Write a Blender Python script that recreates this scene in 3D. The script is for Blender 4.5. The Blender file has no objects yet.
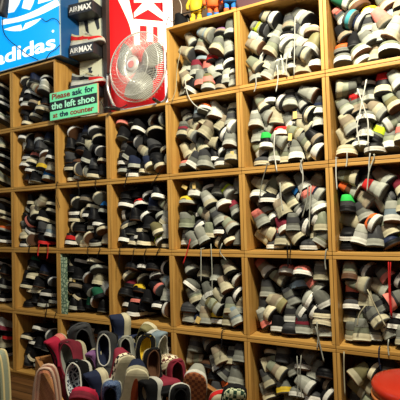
import bpy, math, random
import numpy as np
from mathutils import Vector, Matrix, Euler
random.seed(7)
SC = bpy.context.scene
COL = SC.collection
ZO = 1.965                      # height of the second shelf line above the floor
W, H = 0.5, 0.4843              # cubby pitch
DEP = 0.42                      # cubby depth
T = 0.0185                      # board thickness
PI = math.pi

# ------------------------------------------------------------------ camera
F = 436.19
CAM = Vector((3.00517, -2.34555, -0.743581 + ZO))
cd = bpy.data.cameras.new('camera'); cam = bpy.data.objects.new('camera', cd); COL.objects.link(cam)
cam.location = CAM; cam.rotation_euler = (1.60862189, 0.02828778, 0.50297665)
cd.sensor_width = 36; cd.lens = F / 400 * 36; cd.clip_start = 0.05
SC.camera = cam
CR = Euler((1.60862189, 0.02828778, 0.50297665)).to_matrix()
def ray(x, y): return CR @ Vector(((x - 200) / F, (200 - y) / F, -1))
def at_y(x, y, Y):
    d = ray(x, y); return CAM + d * ((Y - CAM.y) / d.y)
def at_z(x, y, Z):
    d = ray(x, y); return CAM + d * ((Z - CAM.z) / d.z)

SC.view_settings.view_transform = 'Standard'; SC.view_settings.look = 'None'
SC.view_settings.gamma = 1; SC.view_settings.use_curve_mapping = False
SC.view_settings.exposure = 0.0

# ------------------------------------------------------------------ materials
def lin(c):
    return tuple(((v / 255) / 12.92 if v <= 10 else (((v / 255) + .055) / 1.055) ** 2.4) for v in c)
def base(name, rough=.8, spec=.3):
    m = bpy.data.materials.new(name); m.use_nodes = True
    n = m.node_tree.nodes; b = n['Principled BSDF']
    b.inputs['Roughness'].default_value = rough; b.inputs['Specular IOR Level'].default_value = spec
    return m, n, m.node_tree.links, b
_mc = {}
def cloth(rgb, kind='fabric'):
    key = (rgb, kind)
    if key in _mc: return _mc[key]
    m, n, l, b = base(kind + '_%d_%d_%d' % rgb, {'fabric': .85, 'rubber': .6, 'leather': .5, 'lining': .95}[kind], .18)
    tc = n.new('ShaderNodeTexCoord'); nz = n.new('ShaderNodeTexNoise'); nz.inputs['Scale'].default_value = 28; nz.inputs['Detail'].default_value = 4
    l.new(tc.outputs['Object'], nz.inputs['Vector'])
    oi = n.new('ShaderNodeObjectInfo')
    mr = n.new('ShaderNodeMapRange'); mr.inputs['To Min'].default_value = .68; mr.inputs['To Max'].default_value = 1.12
    l.new(oi.outputs['Random'], mr.inputs['Value'])
    m2 = n.new('ShaderNodeMapRange'); m2.inputs['From Min'].default_value = .3; m2.inputs['From Max'].default_value = .7
    m2.inputs['To Min'].default_value = .78; m2.inputs['To Max'].default_value = 1.08
    l.new(nz.outputs['Fac'], m2.inputs['Value'])
    mu = n.new('ShaderNodeMath'); mu.operation = 'MULTIPLY'; l.new(mr.outputs[0], mu.inputs[0]); l.new(m2.outputs[0], mu.inputs[1])
    vm = n.new('ShaderNodeVectorMath'); vm.operation = 'SCALE'; vm.inputs[0].default_value = lin(rgb); l.new(mu.outputs[0], vm.inputs['Scale'])
    l.new(vm.outputs[0], b.inputs['Base Color'])
    wv = n.new('ShaderNodeTexNoise'); wv.inputs['Scale'].default_value = 420; l.new(tc.outputs['Object'], wv.inputs['Vector'])
    bp = n.new('ShaderNodeBump'); bp.inputs['Strength'].default_value = .25; bp.inputs['Distance'].default_value = .001
    l.new(wv.outputs['Fac'], bp.inputs['Height']); l.new(bp.outputs[0], b.inputs['Normal'])
    _mc[key] = m; return m
def plain(name, rgb, rough=.5, metal=0, spec=.4):
    m, n, l, b = base(name, rough, spec)
    b.inputs['Metallic'].default_value = metal
    tc = n.new('ShaderNodeTexCoord'); nz = n.new('ShaderNodeTexNoise'); nz.inputs['Scale'].default_value = 9
    l.new(tc.outputs['Object'], nz.inputs['Vector'])
    mx = n.new('ShaderNodeMix'); mx.data_type = 'RGBA'
    c = lin(rgb); mx.inputs[6].default_value = (*[v * .88 for v in c], 1); mx.inputs[7].default_value = (*[min(1, v * 1.08) for v in c], 1)
    l.new(nz.outputs['Fac'], mx.inputs[0]); l.new(mx.outputs[2], b.inputs['Base Color'])
    return m
def glow(name, rgb, strength, rough=.3):
    m, n, l, b = base(name, rough, .4)
    c = lin(rgb); b.inputs['Base Color'].default_value = (*c, 1)
    b.inputs['Emission Color'].default_value = (*c, 1); b.inputs['Emission Strength'].default_value = strength
    return m
def checker(name, a, c, scale, coord='Object'):
    m, n, l, b = base(name, .8, .25)
    tc = n.new('ShaderNodeTexCoord'); ck = n.new('ShaderNodeTexChecker'); ck.inputs['Scale'].default_value = scale
    mp = n.new('ShaderNodeMapping'); mp.inputs['Location'].default_value = (.001, .003, .002); l.new(tc.outputs[coord], mp.inputs[0]); l.new(mp.outputs[0], ck.inputs['Vector'])
    ck.inputs['Color1'].default_value = (*lin(a), 1); ck.inputs['Color2'].default_value = (*lin(c), 1)
    l.new(ck.outputs['Color'], b.inputs['Base Color']); return m
def leafy(name, a, c, scale=55, thr=.5):
    m, n, l, b = base(name, .8, .25)
    tc = n.new('ShaderNodeTexCoord'); v = n.new('ShaderNodeTexVoronoi'); v.feature = 'DISTANCE_TO_EDGE'; v.inputs['Scale'].default_value = scale
    l.new(tc.outputs['Object'], v.inputs['Vector'])
    rp = n.new('ShaderNodeValToRGB'); rp.color_ramp.elements[0].position = .08; rp.color_ramp.elements[1].position = .16
    rp.color_ramp.elements[0].color = (*lin(a), 1); rp.color_ramp.elements[1].color = (*lin(c), 1)
    l.new(v.outputs['Distance'], rp.inputs[0]); l.new(rp.outputs[0], b.inputs['Base Color']); return m
def wood(name, light, dark, axis=0, rough=.45, scale=1.0):
    m, n, l, b = base(name, rough, .35)
    tc = n.new('ShaderNodeTexCoord'); mp = n.new('ShaderNodeMapping')
    s = [38, 38, 38]; s[axis] = 2.2
    mp.inputs['Scale'].default_value = [q * scale for q in s]; l.new(tc.outputs['Object'], mp.inputs[0])
    oi = n.new('ShaderNodeObjectInfo'); ad = n.new('ShaderNodeVectorMath'); ad.operation = 'ADD'
    cx = n.new('ShaderNodeCombineXYZ'); ml = n.new('ShaderNodeMath'); ml.operation = 'MULTIPLY'; ml.inputs[1].default_value = 50
    l.new(oi.outputs['Random'], ml.inputs[0])
    for i in range(3): l.new(ml.outputs[0], cx.inputs[i])
    l.new(mp.outputs[0], ad.inputs[0]); l.new(cx.outputs[0], ad.inputs[1])
    nz = n.new('ShaderNodeTexNoise'); nz.inputs['Scale'].default_value = 1; nz.inputs['Detail'].default_value = 6; nz.inputs['Distortion'].default_value = .6
    l.new(ad.outputs[0], nz.inputs['Vector'])
    rp = n.new('ShaderNodeValToRGB'); rp.color_ramp.elements[0].position = .33; rp.color_ramp.elements[1].position = .66
    rp.color_ramp.elements[0].color = (*lin(dark), 1); rp.color_ramp.elements[1].color = (*lin(light), 1)
    l.new(nz.outputs['Fac'], rp.inputs[0]); l.new(rp.outputs[0], b.inputs['Base Color'])
    bp = n.new('ShaderNodeBump'); bp.inputs['Strength'].default_value = .12; bp.inputs['Distance'].default_value = .002
    l.new(nz.outputs['Fac'], bp.inputs['Height']); l.new(bp.outputs[0], b.inputs['Normal'])
    return m
PAL = {'w': (200, 200, 190), 'k': (15, 15, 18), 'c': (64, 65, 67), 'g': (118, 120, 112), 'p': (164, 166, 154), 'e': (184, 177, 148),
       't': (144, 131, 110), 'o': (128, 122, 84), 'n': (30, 38, 62), 'b': (40, 120, 200), 'l': (60, 140, 150), 'r': (205, 40, 40),
       'm': (128, 40, 56), 'a': (226, 104, 48), 'y': (224, 190, 50), 'x': (196, 224, 50), 'v': (122, 84, 130), 'i': (226, 130, 118),
       's': (138, 156, 166), 'd': (30, 92, 66), 'q': (138, 144, 122), 'u': (94, 64, 44), 'f': (50, 190, 80), 'z': (164, 30, 58)}
CN = {'w': 'white', 'k': 'black', 'c': 'charcoal', 'g': 'grey', 'p': 'pale-grey', 'e': 'cream', 't': 'taupe', 'o': 'olive', 'n': 'navy', 'b': 'blue',
      'l': 'teal', 'r': 'red', 'm': 'maroon', 'a': 'orange', 'y': 'yellow', 'x': 'lime', 'v': 'purple', 'i': 'pink', 's': 'light-blue', 'd': 'dark-green',
      'q': 'sage', 'u': 'brown', 'f': 'green', 'z': 'crimson'}
OAK = wood('oak_boards', (198, 154, 82), (164, 120, 58), 0)
OAKV = wood('oak_uprights', (198, 154, 82), (164, 120, 58), 2)
PLANK = wood('floor_planks', (128, 88, 48), (88, 56, 28), 0, .5, .6)
CRATE_W = wood('crate_wood', (176, 128, 74), (128, 84, 42), 0, .6)
STEEL = plain('brushed_steel', (196, 196, 190), .3, .9)
CHROME = plain('wire_chrome', (228, 228, 222), .3, .35)
DARKM = plain('dark_metal', (40, 40, 42), .4, .5)
BLACKP = plain('black_plastic', (26, 26, 27), .4)
WHITE = plain('white_print', (240, 238, 232), .5)

# ------------------------------------------------------------------ mesh helpers
def mesh(name, vs, fs, smooth=False):
    me = bpy.data.meshes.new(name); me.from_pydata([tuple(v) for v in vs], [], fs); me.update()
    me.materials.append(None)
    if smooth: me.polygons.foreach_set('use_smooth', [True] * len(me.polygons))
    return me
def obj(name, me, mat=None, parent=None):
    o = bpy.data.objects.new(name, me); COL.objects.link(o)
    if parent is not None: o.parent = parent
    if mat is not None and me is not None:
        o.material_slots[0].link = 'OBJECT'; o.material_slots[0].material = mat
    return o
def tag(o, label=None, cat=None, group=None, kind=None):
    if label: o['label'] = label
    if cat: o['category'] = cat
    if group: o['group'] = group
    if kind: o['kind'] = kind
    return o
def empty(name, loc=(0, 0, 0), rot=(0, 0, 0), **k):
    o = bpy.data.objects.new(name, None); COL.objects.link(o); o.location = loc; o.rotation_euler = rot
    o.empty_display_size = .05
    return tag(o, **k)
class MB:
    def __init__(s): s.v, s.f = [], []
    def add(s, vs, fs):
        b = len(s.v); s.v += [Vector(v) for v in vs]; s.f += [tuple(b + i for i in f) for f in fs]; return s
    def box(s, lo, hi, bev=0.0):
        x0, y0, z0 = lo; x1, y1, z1 = hi
        if bev <= 0:
            vs = [(x, y, z) for x in (x0, x1) for y in (y0, y1) for z in (z0, z1)]
            return s.add(vs, [(0, 1, 3, 2), (4, 6, 7, 5), (0, 4, 5, 1), (2, 3, 7, 6), (0, 2, 6, 4), (1, 5, 7, 3)])
        import bmesh
        bm = bmesh.new(); bmesh.ops.create_cube(bm, size=1)
        for v in bm.verts: v.co = Vector(((x0 + x1) / 2 + v.co.x * (x1 - x0), (y0 + y1) / 2 + v.co.y * (y1 - y0), (z0 + z1) / 2 + v.co.z * (z1 - z0)))
        bmesh.ops.bevel(bm, geom=bm.edges[:], offset=bev, segments=2, profile=.6, affect='EDGES')
        bm.verts.index_update(); s.add([v.co.copy() for v in bm.verts], [[v.index for v in f.verts] for f in bm.faces]); bm.free(); return s
    def tube(s, pts, r, n=8, closed=False, flat=1.0):
        pts = [Vector(p) for p in pts]; N = len(pts); vs, fs = [], []
        prev = None
        for i, p in enumerate(pts):
            a = pts[(i - 1) % N] if (closed or i > 0) else p; b = pts[(i + 1) % N] if (closed or i < N - 1) else p
            t = (b - a).normalized()
            if prev is None:
                q = Vector((0, 0, 1)) if abs(t.z) < .9 else Vector((1, 0, 0)); u = t.cross(q).normalized()
            else:
                u = (prev - t * prev.dot(t)).normalized()
            prev = u; w = t.cross(u)
            for k in range(n):
                an = 2 * PI * k / n; vs.append(p + u * (r * math.cos(an)) + w * (r * flat * math.sin(an)))
        for i in range(N if closed else N - 1):
            j = (i + 1) % N
            for k in range(n): fs.append((i * n + k, i * n + (k + 1) % n, j * n + (k + 1) % n, j * n + k))
        if not closed: fs.append(tuple(reversed(range(n)))); fs.append(tuple((N - 1) * n + k for k in range(n)))
        return s.add(vs, fs)
    def lathe(s, prof, n=32, c=(0, 0, 0), axis='z'):
        vs, fs = [], []
        for r, z in prof:
            for k in range(n):
                a = 2 * PI * k / n; x, y = r * math.cos(a), r * math.sin(a)
                vs.append(Vector(c) + (Vector((x, y, z)) if axis == 'z' else Vector((x, -z, y))))
        for i in range(len(prof) - 1):
            for k in range(n): fs.append((i * n + k, i * n + (k + 1) % n, (i + 1) * n + (k + 1) % n, (i + 1) * n + k))
        fs.append(tuple(reversed(range(n)))); fs.append(tuple((len(prof) - 1) * n + k for k in range(n)))
        return s.add(vs, fs)
    def prism(s, poly, y0, y1):                      # polygon in x,z extruded along y
        n = len(poly); vs = [(x, y0, z) for x, z in poly] + [(x, y1, z) for x, z in poly]
        fs = [tuple(range(n)), tuple(reversed(range(n, 2 * n)))] + [(i, i + n, (i + 1) % n + n, (i + 1) % n) for i in range(n)]
        return s.add(vs, fs)
    def build(s, name, mat, parent=None, smooth=False): return obj(name, mesh(name, s.v, s.f, smooth), mat, parent)
def smooth_line(pts, k=6):
    pts = [Vector(p) for p in pts]
    if len(pts) < 3: return pts
    out = []
    P = [pts[0] * 2 - pts[1]] + pts + [pts[-1] * 2 - pts[-2]]
    for i in range(1, len(P) - 2):
        for j in range(k):
            t = j / k; a, b, c, d = P[i - 1:i + 3]
            out.append(.5 * ((2 * b) + (c - a) * t + (2 * a - 5 * b + 4 * c - d) * t * t + (3 * b - a - 3 * c + d) * t ** 3))
    out.append(pts[-1]); return out
def text_mesh(txt, size, extrude, bold=0.0, shear=0.0, spacing=1.0):
    cu = bpy.data.curves.new('lettering', 'FONT'); cu.body = txt; cu.size = size; cu.extrude = extrude; cu.offset = bold; cu.shear = shear; cu.space_character = spacing
    o = bpy.data.objects.new('lettering_tmp', cu); COL.objects.link(o)
    bpy.context.view_layer.update()
    me = bpy.data.meshes.new_from_object(o.evaluated_get(bpy.context.evaluated_depsgraph_get()))
    bpy.data.objects.remove(o); bpy.data.curves.remove(cu)
    me.materials.clear(); me.materials.append(None)
    return me
def text(name, txt, mat, parent, x0, x1, z, h, y, bold=0.0, extrude=.0012, fit_h=None):
    """lettering on a face towards -y, spanning x0..x1 with its baseline at z"""
    me = text_mesh(txt, h, extrude, bold)
    xs = [v.co.x for v in me.vertices]; a, b = min(xs), max(xs)
    k = (x1 - x0) / (b - a)
    for v in me.vertices:
        x, yy, zz = v.co; v.co = ((x - a) * k + x0, y - zz, z + yy)
    me.update(); return obj(name, me, mat, parent)

# ------------------------------------------------------------------ shoes: one family of lofts, shared between copies
def interp(tab, s, i):
    for a, b in zip(tab, tab[1:]):
        if s <= b[0]:
            t = (s - a[0]) / (b[0] - a[0]) if b[0] > a[0] else 0
            return a[i] + (b[i] - a[i]) * max(0, min(1, t))
    return tab[-1][i]
#        s     half-w  rim h  top frac open
RUN = [(.008, .021, .066, .78, 0), (.035, .033, .074, .74, 0), (.058, .0375, .076, .72, 0), (.072, .039, .075, .72, 1), (.13, .0415, .066, .73, 1), (.2, .042, .057, .74, 1),
       (.28, .041, .053, .74, 1), (.36, .040, .057, .70, 1), (.425, .040, .065, .62, 1), (.445, .0405, .066, .6, 0), (.52, .044, .058, .55, 0), (.6, .0485, .051, .5, 0), (.68, .0515, .046, .5, 0),
       (.76, .0525, .042, .5, 0), (.84, .0505, .037, .5, 0), (.91, .044, .031, .5, 0), (.955, .0345, .024, .5, 0), (.985, .020, .014, .5, 0)]
SKT = [(.008, 0.0182, .058, .7, 0), (.035, 0.0300, .064, .66, 0), (.058, 0.0348, .065, .66, 0), (.072, 0.0369, .064, .67, 1), (.13, 0.0412, .057, .7, 1), (.2, 0.0423, .050, .72, 1),
       (.28, 0.0417, .047, .74, 1), (.36, 0.0412, .050, .72, 1), (.425, 0.0417, .056, .65, 1), (.445, 0.0423, .057, .6, 0), (.52, 0.0455, .052, .55, 0), (.6, 0.0498, .047, .5, 0), (.68, 0.0530, .043, .5, 0),
       (.76, 0.0540, .041, .5, 0), (.84, 0.0524, .038, .5, 0), (.91, 0.0465, .033, .5, 0), (.955, 0.0369, .026, .5, 0), (.985, 0.0214, .015, .5, 0)]
SLP = [(.008, 0.0187, .056, .72, 0), (.03, 0.0297, .060, .7, 0), (.045, 0.0341, .060, .7, 0), (.055, 0.0369, .059, .66, 1), (.12, 0.0424, .052, .68, 1), (.2, 0.0435, .045, .68, 1),
       (.28, 0.0429, .041, .69, 1), (.38, 0.0424, .043, .68, 1), (.47, 0.0451, .049, .66, 1), (.49, 0.0457, .050, .6, 0), (.55, 0.0490, .047, .55, 0), (.62, 0.0523, .044, .5, 0), (.69, 0.0547, .042, .5, 0),
       (.76, 0.0556, .040, .5, 0), (.84, 0.0539, .037, .5, 0), (.91, 0.0479, .032, .5, 0), (.955, 0.0380, .025, .5, 0), (.985, 0.0220, .015, .5, 0)]
SOLE_S = [0, .006, .02, .045, .08, .14, .22, .32, .42, .52, .62, .7, .78, .85, .905, .945, .972, .99, 1]
def half_w(tab, s):
    if s < .008: return .015 * math.sqrt(max(0, s) / .008) * .85 + .0001
    if s > .985: return tab[-1][1] * math.sqrt(max(0, 1 - s) / .015) * .95 + .0001
    return interp(tab, s, 1)
def make_family(tab, L, mid_heel, mid_mid, mid_toe, flare, laced):
    cen = lambda s: .007 * math.sin(PI * min(1, max(0, (s - .25) / .75))) - .004 * math.sin(PI * min(1, s / .5))
    spring = lambda s: .012 * max(0, (s - .72) / .28) ** 2 + .005 * max(0, (.09 - s) / .09) ** 2
    mt = lambda s: (mid_heel + (mid_mid - mid_heel) * min(1, s / .45) if s < .45 else mid_mid + (mid_toe - mid_mid) * (s - .45) / .55) + spring(s) * .9
    out = {}
    # outsole and midsole: stacked outlines
    def slab(levels, name):
        vs, fs, n = [], [], len(SOLE_S)
        for f in levels:
            for s in SOLE_S: 
                w, z, e = f(s); vs.append((s * L + e[0], cen(s) + w, z))
            for s in reversed(SOLE_S):
                w, z, e = f(s); vs.append((s * L + e[0], cen(s) - w, z))
        m = 2 * n
        for i in range(len(levels) - 1):
            for k in range(m): fs.append((i * m + k, i * m + (k + 1) % m, (i + 1) * m + (k + 1) % m, (i + 1) * m + k))
        for i, rev in ((0, True), (len(levels) - 1, False)):
            for k in range(n - 1):
                q = (i * m + k, i * m + k + 1, i * m + m - 2 - k, i * m + m - 1 - k)
                fs.append(q[::-1] if not rev else q)
        return mesh(name, vs, fs)
    ext = lambda s, d: ((-d if s < .1 else d if s > .9 else 0), 0)
    ot = .006
    out['outsole'] = slab([lambda s: (half_w(tab, s) * 1.0, spring(s), ext(s, 0)), lambda s: (half_w(tab, s) * (1.02 + flare), spring(s) + .002, ext(s, .002)), lambda s: (half_w(tab, s) * (1.02 + flare), spring(s) + ot, ext(s, .003))], 'outsole')
    out['midsole'] = slab([lambda s: (half_w(tab, s) * (1.03 + flare), spring(s) + ot, ext(s, .003)), lambda s: (half_w(tab, s) * (1.05 + flare), spring(s) + ot + .4 * (mt(s) - ot - spring(s)), ext(s, .005)),
                           lambda s: (half_w(tab, s) * 1.03, mt(s) - .001, ext(s, .003)), lambda s: (half_w(tab, s) * .98, mt(s) + .002, ext(s, .001))], 'midsole')
    out['midsole'].polygons.foreach_set('use_smooth', [True] * len(out['midsole'].polygons))
    # upper loft
    secs = []
    ss = []
    for a, b in zip(tab, tab[1:]):
        ss.append(a[0])
        if b[0] - a[0] > .045: ss.append((a[0] + b[0]) / 2)
        elif a[4] and not b[4]: ss[-1:] = [a[0] - .022, a[0]]
        elif a[4] and a[0] == min(q[0] for q in tab if q[4]): ss += [a[0] + .018]
    ss.append(tab[-1][0])
    K = 17; V = []; ops = [a[0] for a in tab if a[4]]; om, oh = (ops[0] + ops[-1]) / 2, (ops[-1] - ops[0]) / 2 + .004
    grid = []
    for s in ss:
        w = interp(tab, s, 1) * .96; h = interp(tab, s, 2); tf = interp(tab, s, 3); op = 1 if any(a[0] <= s <= b[0] and a[4] and b[4] for a, b in zip(tab, tab[1:])) else 0
        if not op: op = 1 if any(abs(a[0] - s) < 1e-9 and a[4] for a in tab) else 0
        z0 = mt(s) - .002; half = []
        wall = s < tab[9][0] - .001
        for k in range(9):
            if wall and k <= 4:
                t = k / 4; y = w * (1 - (1 - tf) * t ** 1.15 + .05 * math.sin(PI * t)); z = h * t
            elif wall:
                wt = w * tf; q = abs((s - om) / oh); wi = wt * max(.1, math.sqrt(max(0, 1 - q ** 3.2)))
                if op: y, z = [(wi - .003, h + .002), (max(.001, wi - .0075), h - .005), (max(.0008, wi - .008), .014), (0, .011)][k - 5]
                else: y, z = [(wt * .8, h + .002), (wt * .55, h + .0025), (wt * .28, h + .003), (0, h + .003)][k - 5]
            else:
                a = k / 8 * PI / 2; y = w * math.cos(a) ** .72; z = h * math.sin(a) ** .8
            half.append((max(y, 0), z))
        row = [(s * L, cen(s) + y, z0 + z) for y, z in half] + [(s * L, cen(s) - y, z0 + z) for y, z in half[-2::-1]]
        grid.append((s, op, row))
    for s, op, row in grid: V += row
    up, li = [], []
    for i in range(len(grid) - 1):
        for k in range(K - 1):
            q = (i * K + k, i * K + k + 1, (i + 1) * K + k + 1, (i + 1) * K + k)
            kk = min(k, 15 - k)
            (li if (kk >= 5 and (grid[i][1] or grid[i + 1][1])) else up).append(q)
    up.append(tuple(reversed(range(K)))); up.append(tuple((len(grid) - 1) * K + k for k in range(K)))
    def sub(faces, name, off=0.0, nrm=None):
        idx = sorted({i for f in faces for i in f}); mp = {a: b for b, a in enumerate(idx)}
        return mesh(name, [Vector(V[i]) + (nrm[i] * off if off else Vector()) for i in idx], [tuple(mp[i] for i in f) for f in faces], True)
    full = mesh('tmp', V, up + li); N = [v.normal.copy() for v in full.vertices]
    c0 = sum((Vector(v) for v in V), Vector()) / len(V)
    # make outward normals on the outer wall
    if (N[5 * K + 1]).y < 0: N = [-q for q in N]; up = [f[::-1] for f in up]; li = [f[::-1] for f in li]
    out['upper'] = sub(up, 'upper'); out['lining'] = sub(li, 'lining')
    def pick(cond): return [f for f in up if len(f) == 4 and cond(min(V[i][0] for i in f) / L, max(V[i][0] for i in f) / L, min(min(i % K, 16 - i % K) for i in f), max(min(i % K, 16 - i % K) for i in f))]
    cap0 = [f for f in up if len(f) == K and V[f[0]][0] < .1 * L][0]; 
    capv = sorted(cap0)
    def capq(k0, k1): return [(capv[k], capv[k + 1], capv[15 - k], capv[16 - k])[::-1] for k in range(k0, k1)]
    out['heel_tab'] = sub(pick(lambda a, b, k0, k1: b < .21 and k0 >= 2 and k1 <= 5) + pick(lambda a, b, k0, k1: b < .06 and k0 >= 5) + capq(2, 7), 'heel_tab', .0016, N)
    out['heel_counter'] = sub(pick(lambda a, b, k0, k1: b < .33 and k0 >= 1 and k1 <= 3) + capq(1, 3), 'heel_counter', .0016, N)
    out['toe_cap'] = sub(pick(lambda a, b, k0, k1: a > .8), 'toe_cap', .0016, N)
    out['toe_guard'] = sub(pick(lambda a, b, k0, k1: a > .58 and k1 <= 3), 'toe_guard', .0016, N)
    stripe = pick(lambda a, b, k0, k1: .27 < a and b < .64 and k0 >= 1 and k1 <= 3)
    out['side_stripe'] = sub([f for f in stripe if max(i % K for i in f) < 8], 'side_stripe', .0016, N)
    out['side_stripe_'] = sub([f for f in stripe if min(i % K for i in f) > 8], 'side_stripe', .0016, N)
    def top(s, y):
        w = interp(tab, s, 1) * .96; h = interp(tab, s, 2); t = min(.999, abs(y) / w)
        a = math.acos(t ** (1 / .72)); return mt(s) - .002 + h * math.sin(a) ** .8
    if laced:
        t = MB(); gs = [.6, .55, .5, .455, .42, .385, .36]; vs = []
        for th in (0, 1):
            for s in gs:
                for y in (-.016, -.008, 0, .008, .016):
                    ex = .0
                    z = top(max(s, .455), y) + .003 + max(0, .455 - s) * .24 + (.004 if th else 0)
                    vs.append((s * L - (.0 if not th else 0), cen(s) + y * (1 if s > .45 else 1.15), z))
        n5 = 5; fs = []
        for i in range(len(gs) - 1):
            for k in range(4):
                a = i * 5 + k; fs.append((a, a + 1, a + 6, a + 5)); o2 = len(gs) * 5; fs.append((a + o2, a + 5 + o2, a + 6 + o2, a + 1 + o2))
        o2 = len(gs) * 5; e = (len(gs) - 1) * 5
        for k in range(4): fs.append((e + k, e + k + 1, e + k + 1 + o2, e + k + o2))
        for i in range(len(gs) - 1):
            for c in (0, 4): a = i * 5 + c; fs.append((a, a + 5, a + 5 + o2, a + o2))
        out['tongue'] = mesh('tongue', vs, fs, True)
        lb = MB()
        rows = [.46, .497, .534, .571, .608]
        for i, s in enumerate(rows):
            lb.tube([(s * L + (j / 6) * .004, cen(s) + (-.021 + .007 * j), top(s, -.021 + .007 * j) + .0085 - .002 * abs(j - 3) / 3) for j in range(7)], .0027, 5, flat=.7)
        s0 = .455
        for sg in (-1, 1):
            lb.tube(smooth_line([(s0 * L, cen(s0), top(s0, 0) + .011), (s0 * L + .012, cen(s0) + sg * .018, top(s0, .01) + .016), (s0 * L + .028, cen(s0) + sg * .036, top(.5, .02) + .010),
                                 (s0 * L + .018, cen(s0) + sg * .040, top(.5, .02) + .004), (s0 * L + .002, cen(s0) + sg * .016, top(s0, .01) + .010)], 3), .0025, 5)
            lb.tube(smooth_line([(s0 * L, cen(s0), top(s0, 0) + .011), (s0 * L + .03, cen(s0) + sg * .012, top(.55, .01) + .012), (s0 * L + .055, cen(s0) + sg * .030, top(.62, .03) + .008)], 3), .0025, 5)
        out['laces'] = mesh('laces', lb.v, lb.f, True)
    else:
        # piping round the opening
        op = [g for g in grid if g[1]]
        line = [Vector(g[2][5]) for g in op] + [Vector(g[2][11]) for g in reversed(op)]
        m = MB(); m.tube(line, .003, 6, closed=True); out['piping'] = mesh('piping', m.v, m.f, True)
    return out
FAM = {'B': make_family(RUN, .285, .040, .032, .028, .10, True), 'R': make_family(RUN, .285, .034, .027, .024, .05, True), 'K': make_family(SKT, .285, .030, .028, .029, .0, True), 'S': make_family(SLP, .28, .030, .028, .029, .0, False)}
DIM = {'B': .285, 'R': .285, 'K': .285, 'S': .28}

def frame(toe, up):
    x = Vector(toe).normalized(); z = Vector(up); z = (z - x * z.dot(x)).normalized(); y = z.cross(x)
    return Matrix((x, y, z)).transposed()
def put_shoe(name, fam, point, local, rot, scale, cols):
    """cols: part -> material; point: world place of the local point"""
    e = empty(name)
    M = rot.to_4x4()
    loc = Vector(point) - rot @ (Vector(local) * scale)
    e.location = loc; e.rotation_euler = rot.to_euler(); e.scale = (scale,) * 3
    parts = {}
    for part, m in cols.items():
        parts[part] = obj(part, FAM[fam][part], m, e)
        if part == 'side_stripe': obj(part, FAM[fam]['side_stripe_'], m, e)
    return e, parts

# ------------------------------------------------------------------ what each cubby holds, in crop coordinates of the cubby's close view
# x y hour(up) view style upper sole [accents] [*size]
CUB = {}
def cubby(key, ox, oy, k, rows): CUB[key] = (ox, oy, k, [r.split() for r in rows.strip().split('\n')])
cubby('E0', 160, 0, 5, '''
228 150 10 HR s w *1.2
135 195 11 SR e p
215 222 12.5 hR t w
285 240 12.5 HR q e
150 270 10 hR e e
345 240 11.5 HR w w Sk
205 283 12 tR c s
330 162 12 tR v t
345 118 12 hR g w
252 290 12 tR t r Tr
240 327 12 hR i c
325 325 11 TK k w
130 345 12 hR q w
362 352 12 HK k w
193 350 12 hR g w Hm
135 388 11 hR e e
325 388 12 hR w w
230 395 12 hR g i
272 375 11 hR p w
118 450 12 hR g w
180 440 1 hK k w
235 430 12 hR o w Mi
292 405 12 hK k t
355 395 12 hR p w
285 340 12 hR g w
''')
cubby('E1', 165, 80, 5.128, '''
88 170 11 hR c w
150 155 12 SR s c
210 128 12 tR u w Ta
270 150 12 sR w w Lk
345 140 12 tR e e
190 182 1 hR e e
152 205 10 hR e e
285 205 1 hR e e
95 258 12 HR c e Mm
150 275 10 hR e p
215 252 1 HR e e
335 205 12 hR g w
345 250 10 tR w w
298 270 10 TK k w
165 325 11 hR q e
230 330 9.5 HR e e
275 352 11 tR g w
338 300 12 hR p w
105 362 11 hR e e
340 375 12 hR g w
88 425 12 tR i w
165 415 1 hR g w
215 405 12 hR g p
280 408 12 tR c w
240 385 12 hK k w
130 385 12 hR e e
''')
cubby('E2', 166, 165, 5, '''
145 108 12 hR t w
110 168 12 tR o w Ty *1.1
200 115 11 TK k w
292 122 10.5 HR p w Mx *1.1
258 88 12 hR g w
350 100 12 hR p w
212 168 11 hR w w Sb
108 237 12 SK k w
210 246 10 hR t t
282 200 11 tR w w Lb
345 220 11 hR g w Hm
98 297 12 hR q q
155 305 10.5 TK c w *1.1
258 270 11 hR g w
325 310 10.5 HR t w *1.15
90 355 12 tR c c
265 322 12 tK k w
150 375 11 hR g w
222 345 12 hR q e
245 378 10 TR c e
185 395 11 hR p w
305 385 11 hK k e
355 372 12 hR g g
100 410 12 hR g w
''')
cubby('E3', 168, 245, 5, '''
170 128 12 hR g e *1.15
245 152 12 hR g w *1.1
110 102 11 hR c w
312 102 11 hR t w
118 190 1 tR g w
328 168 10 tK k w
285 190 11 hR e e
200 237 11 hR g w
125 267 11 hR q e
263 257 10 HR e e
345 265 10 tK k w
185 318 1 hR p w *1.1
235 312 10 hR o w
312 305 12 hR q e
95 318 12 tR c c
370 310 12 hR e w
75 378 12 hR p w Hi
120 362 11 tR n w
230 378 12 hK k w My
175 385 12 hR e w
310 375 12 hR o e
360 375 11 hR s w
''')
cubby('E4', 170, 320, 5, '''
110 187 3 hR t e *1.15
118 125 12 hR c g
205 143 10 sR s w
312 190 12 hR g e *1.1
350 160 12 hR g g
188 213 12 tR u k
248 178 11 hR e e
270 255 1 hR c g
235 228 11 hR p w
280 315 11 hR c w Ma
240 335 12 hR g w
350 335 12 tR c w
328 268 12 hR g w
215 290 12 tK k k
''')
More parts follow.
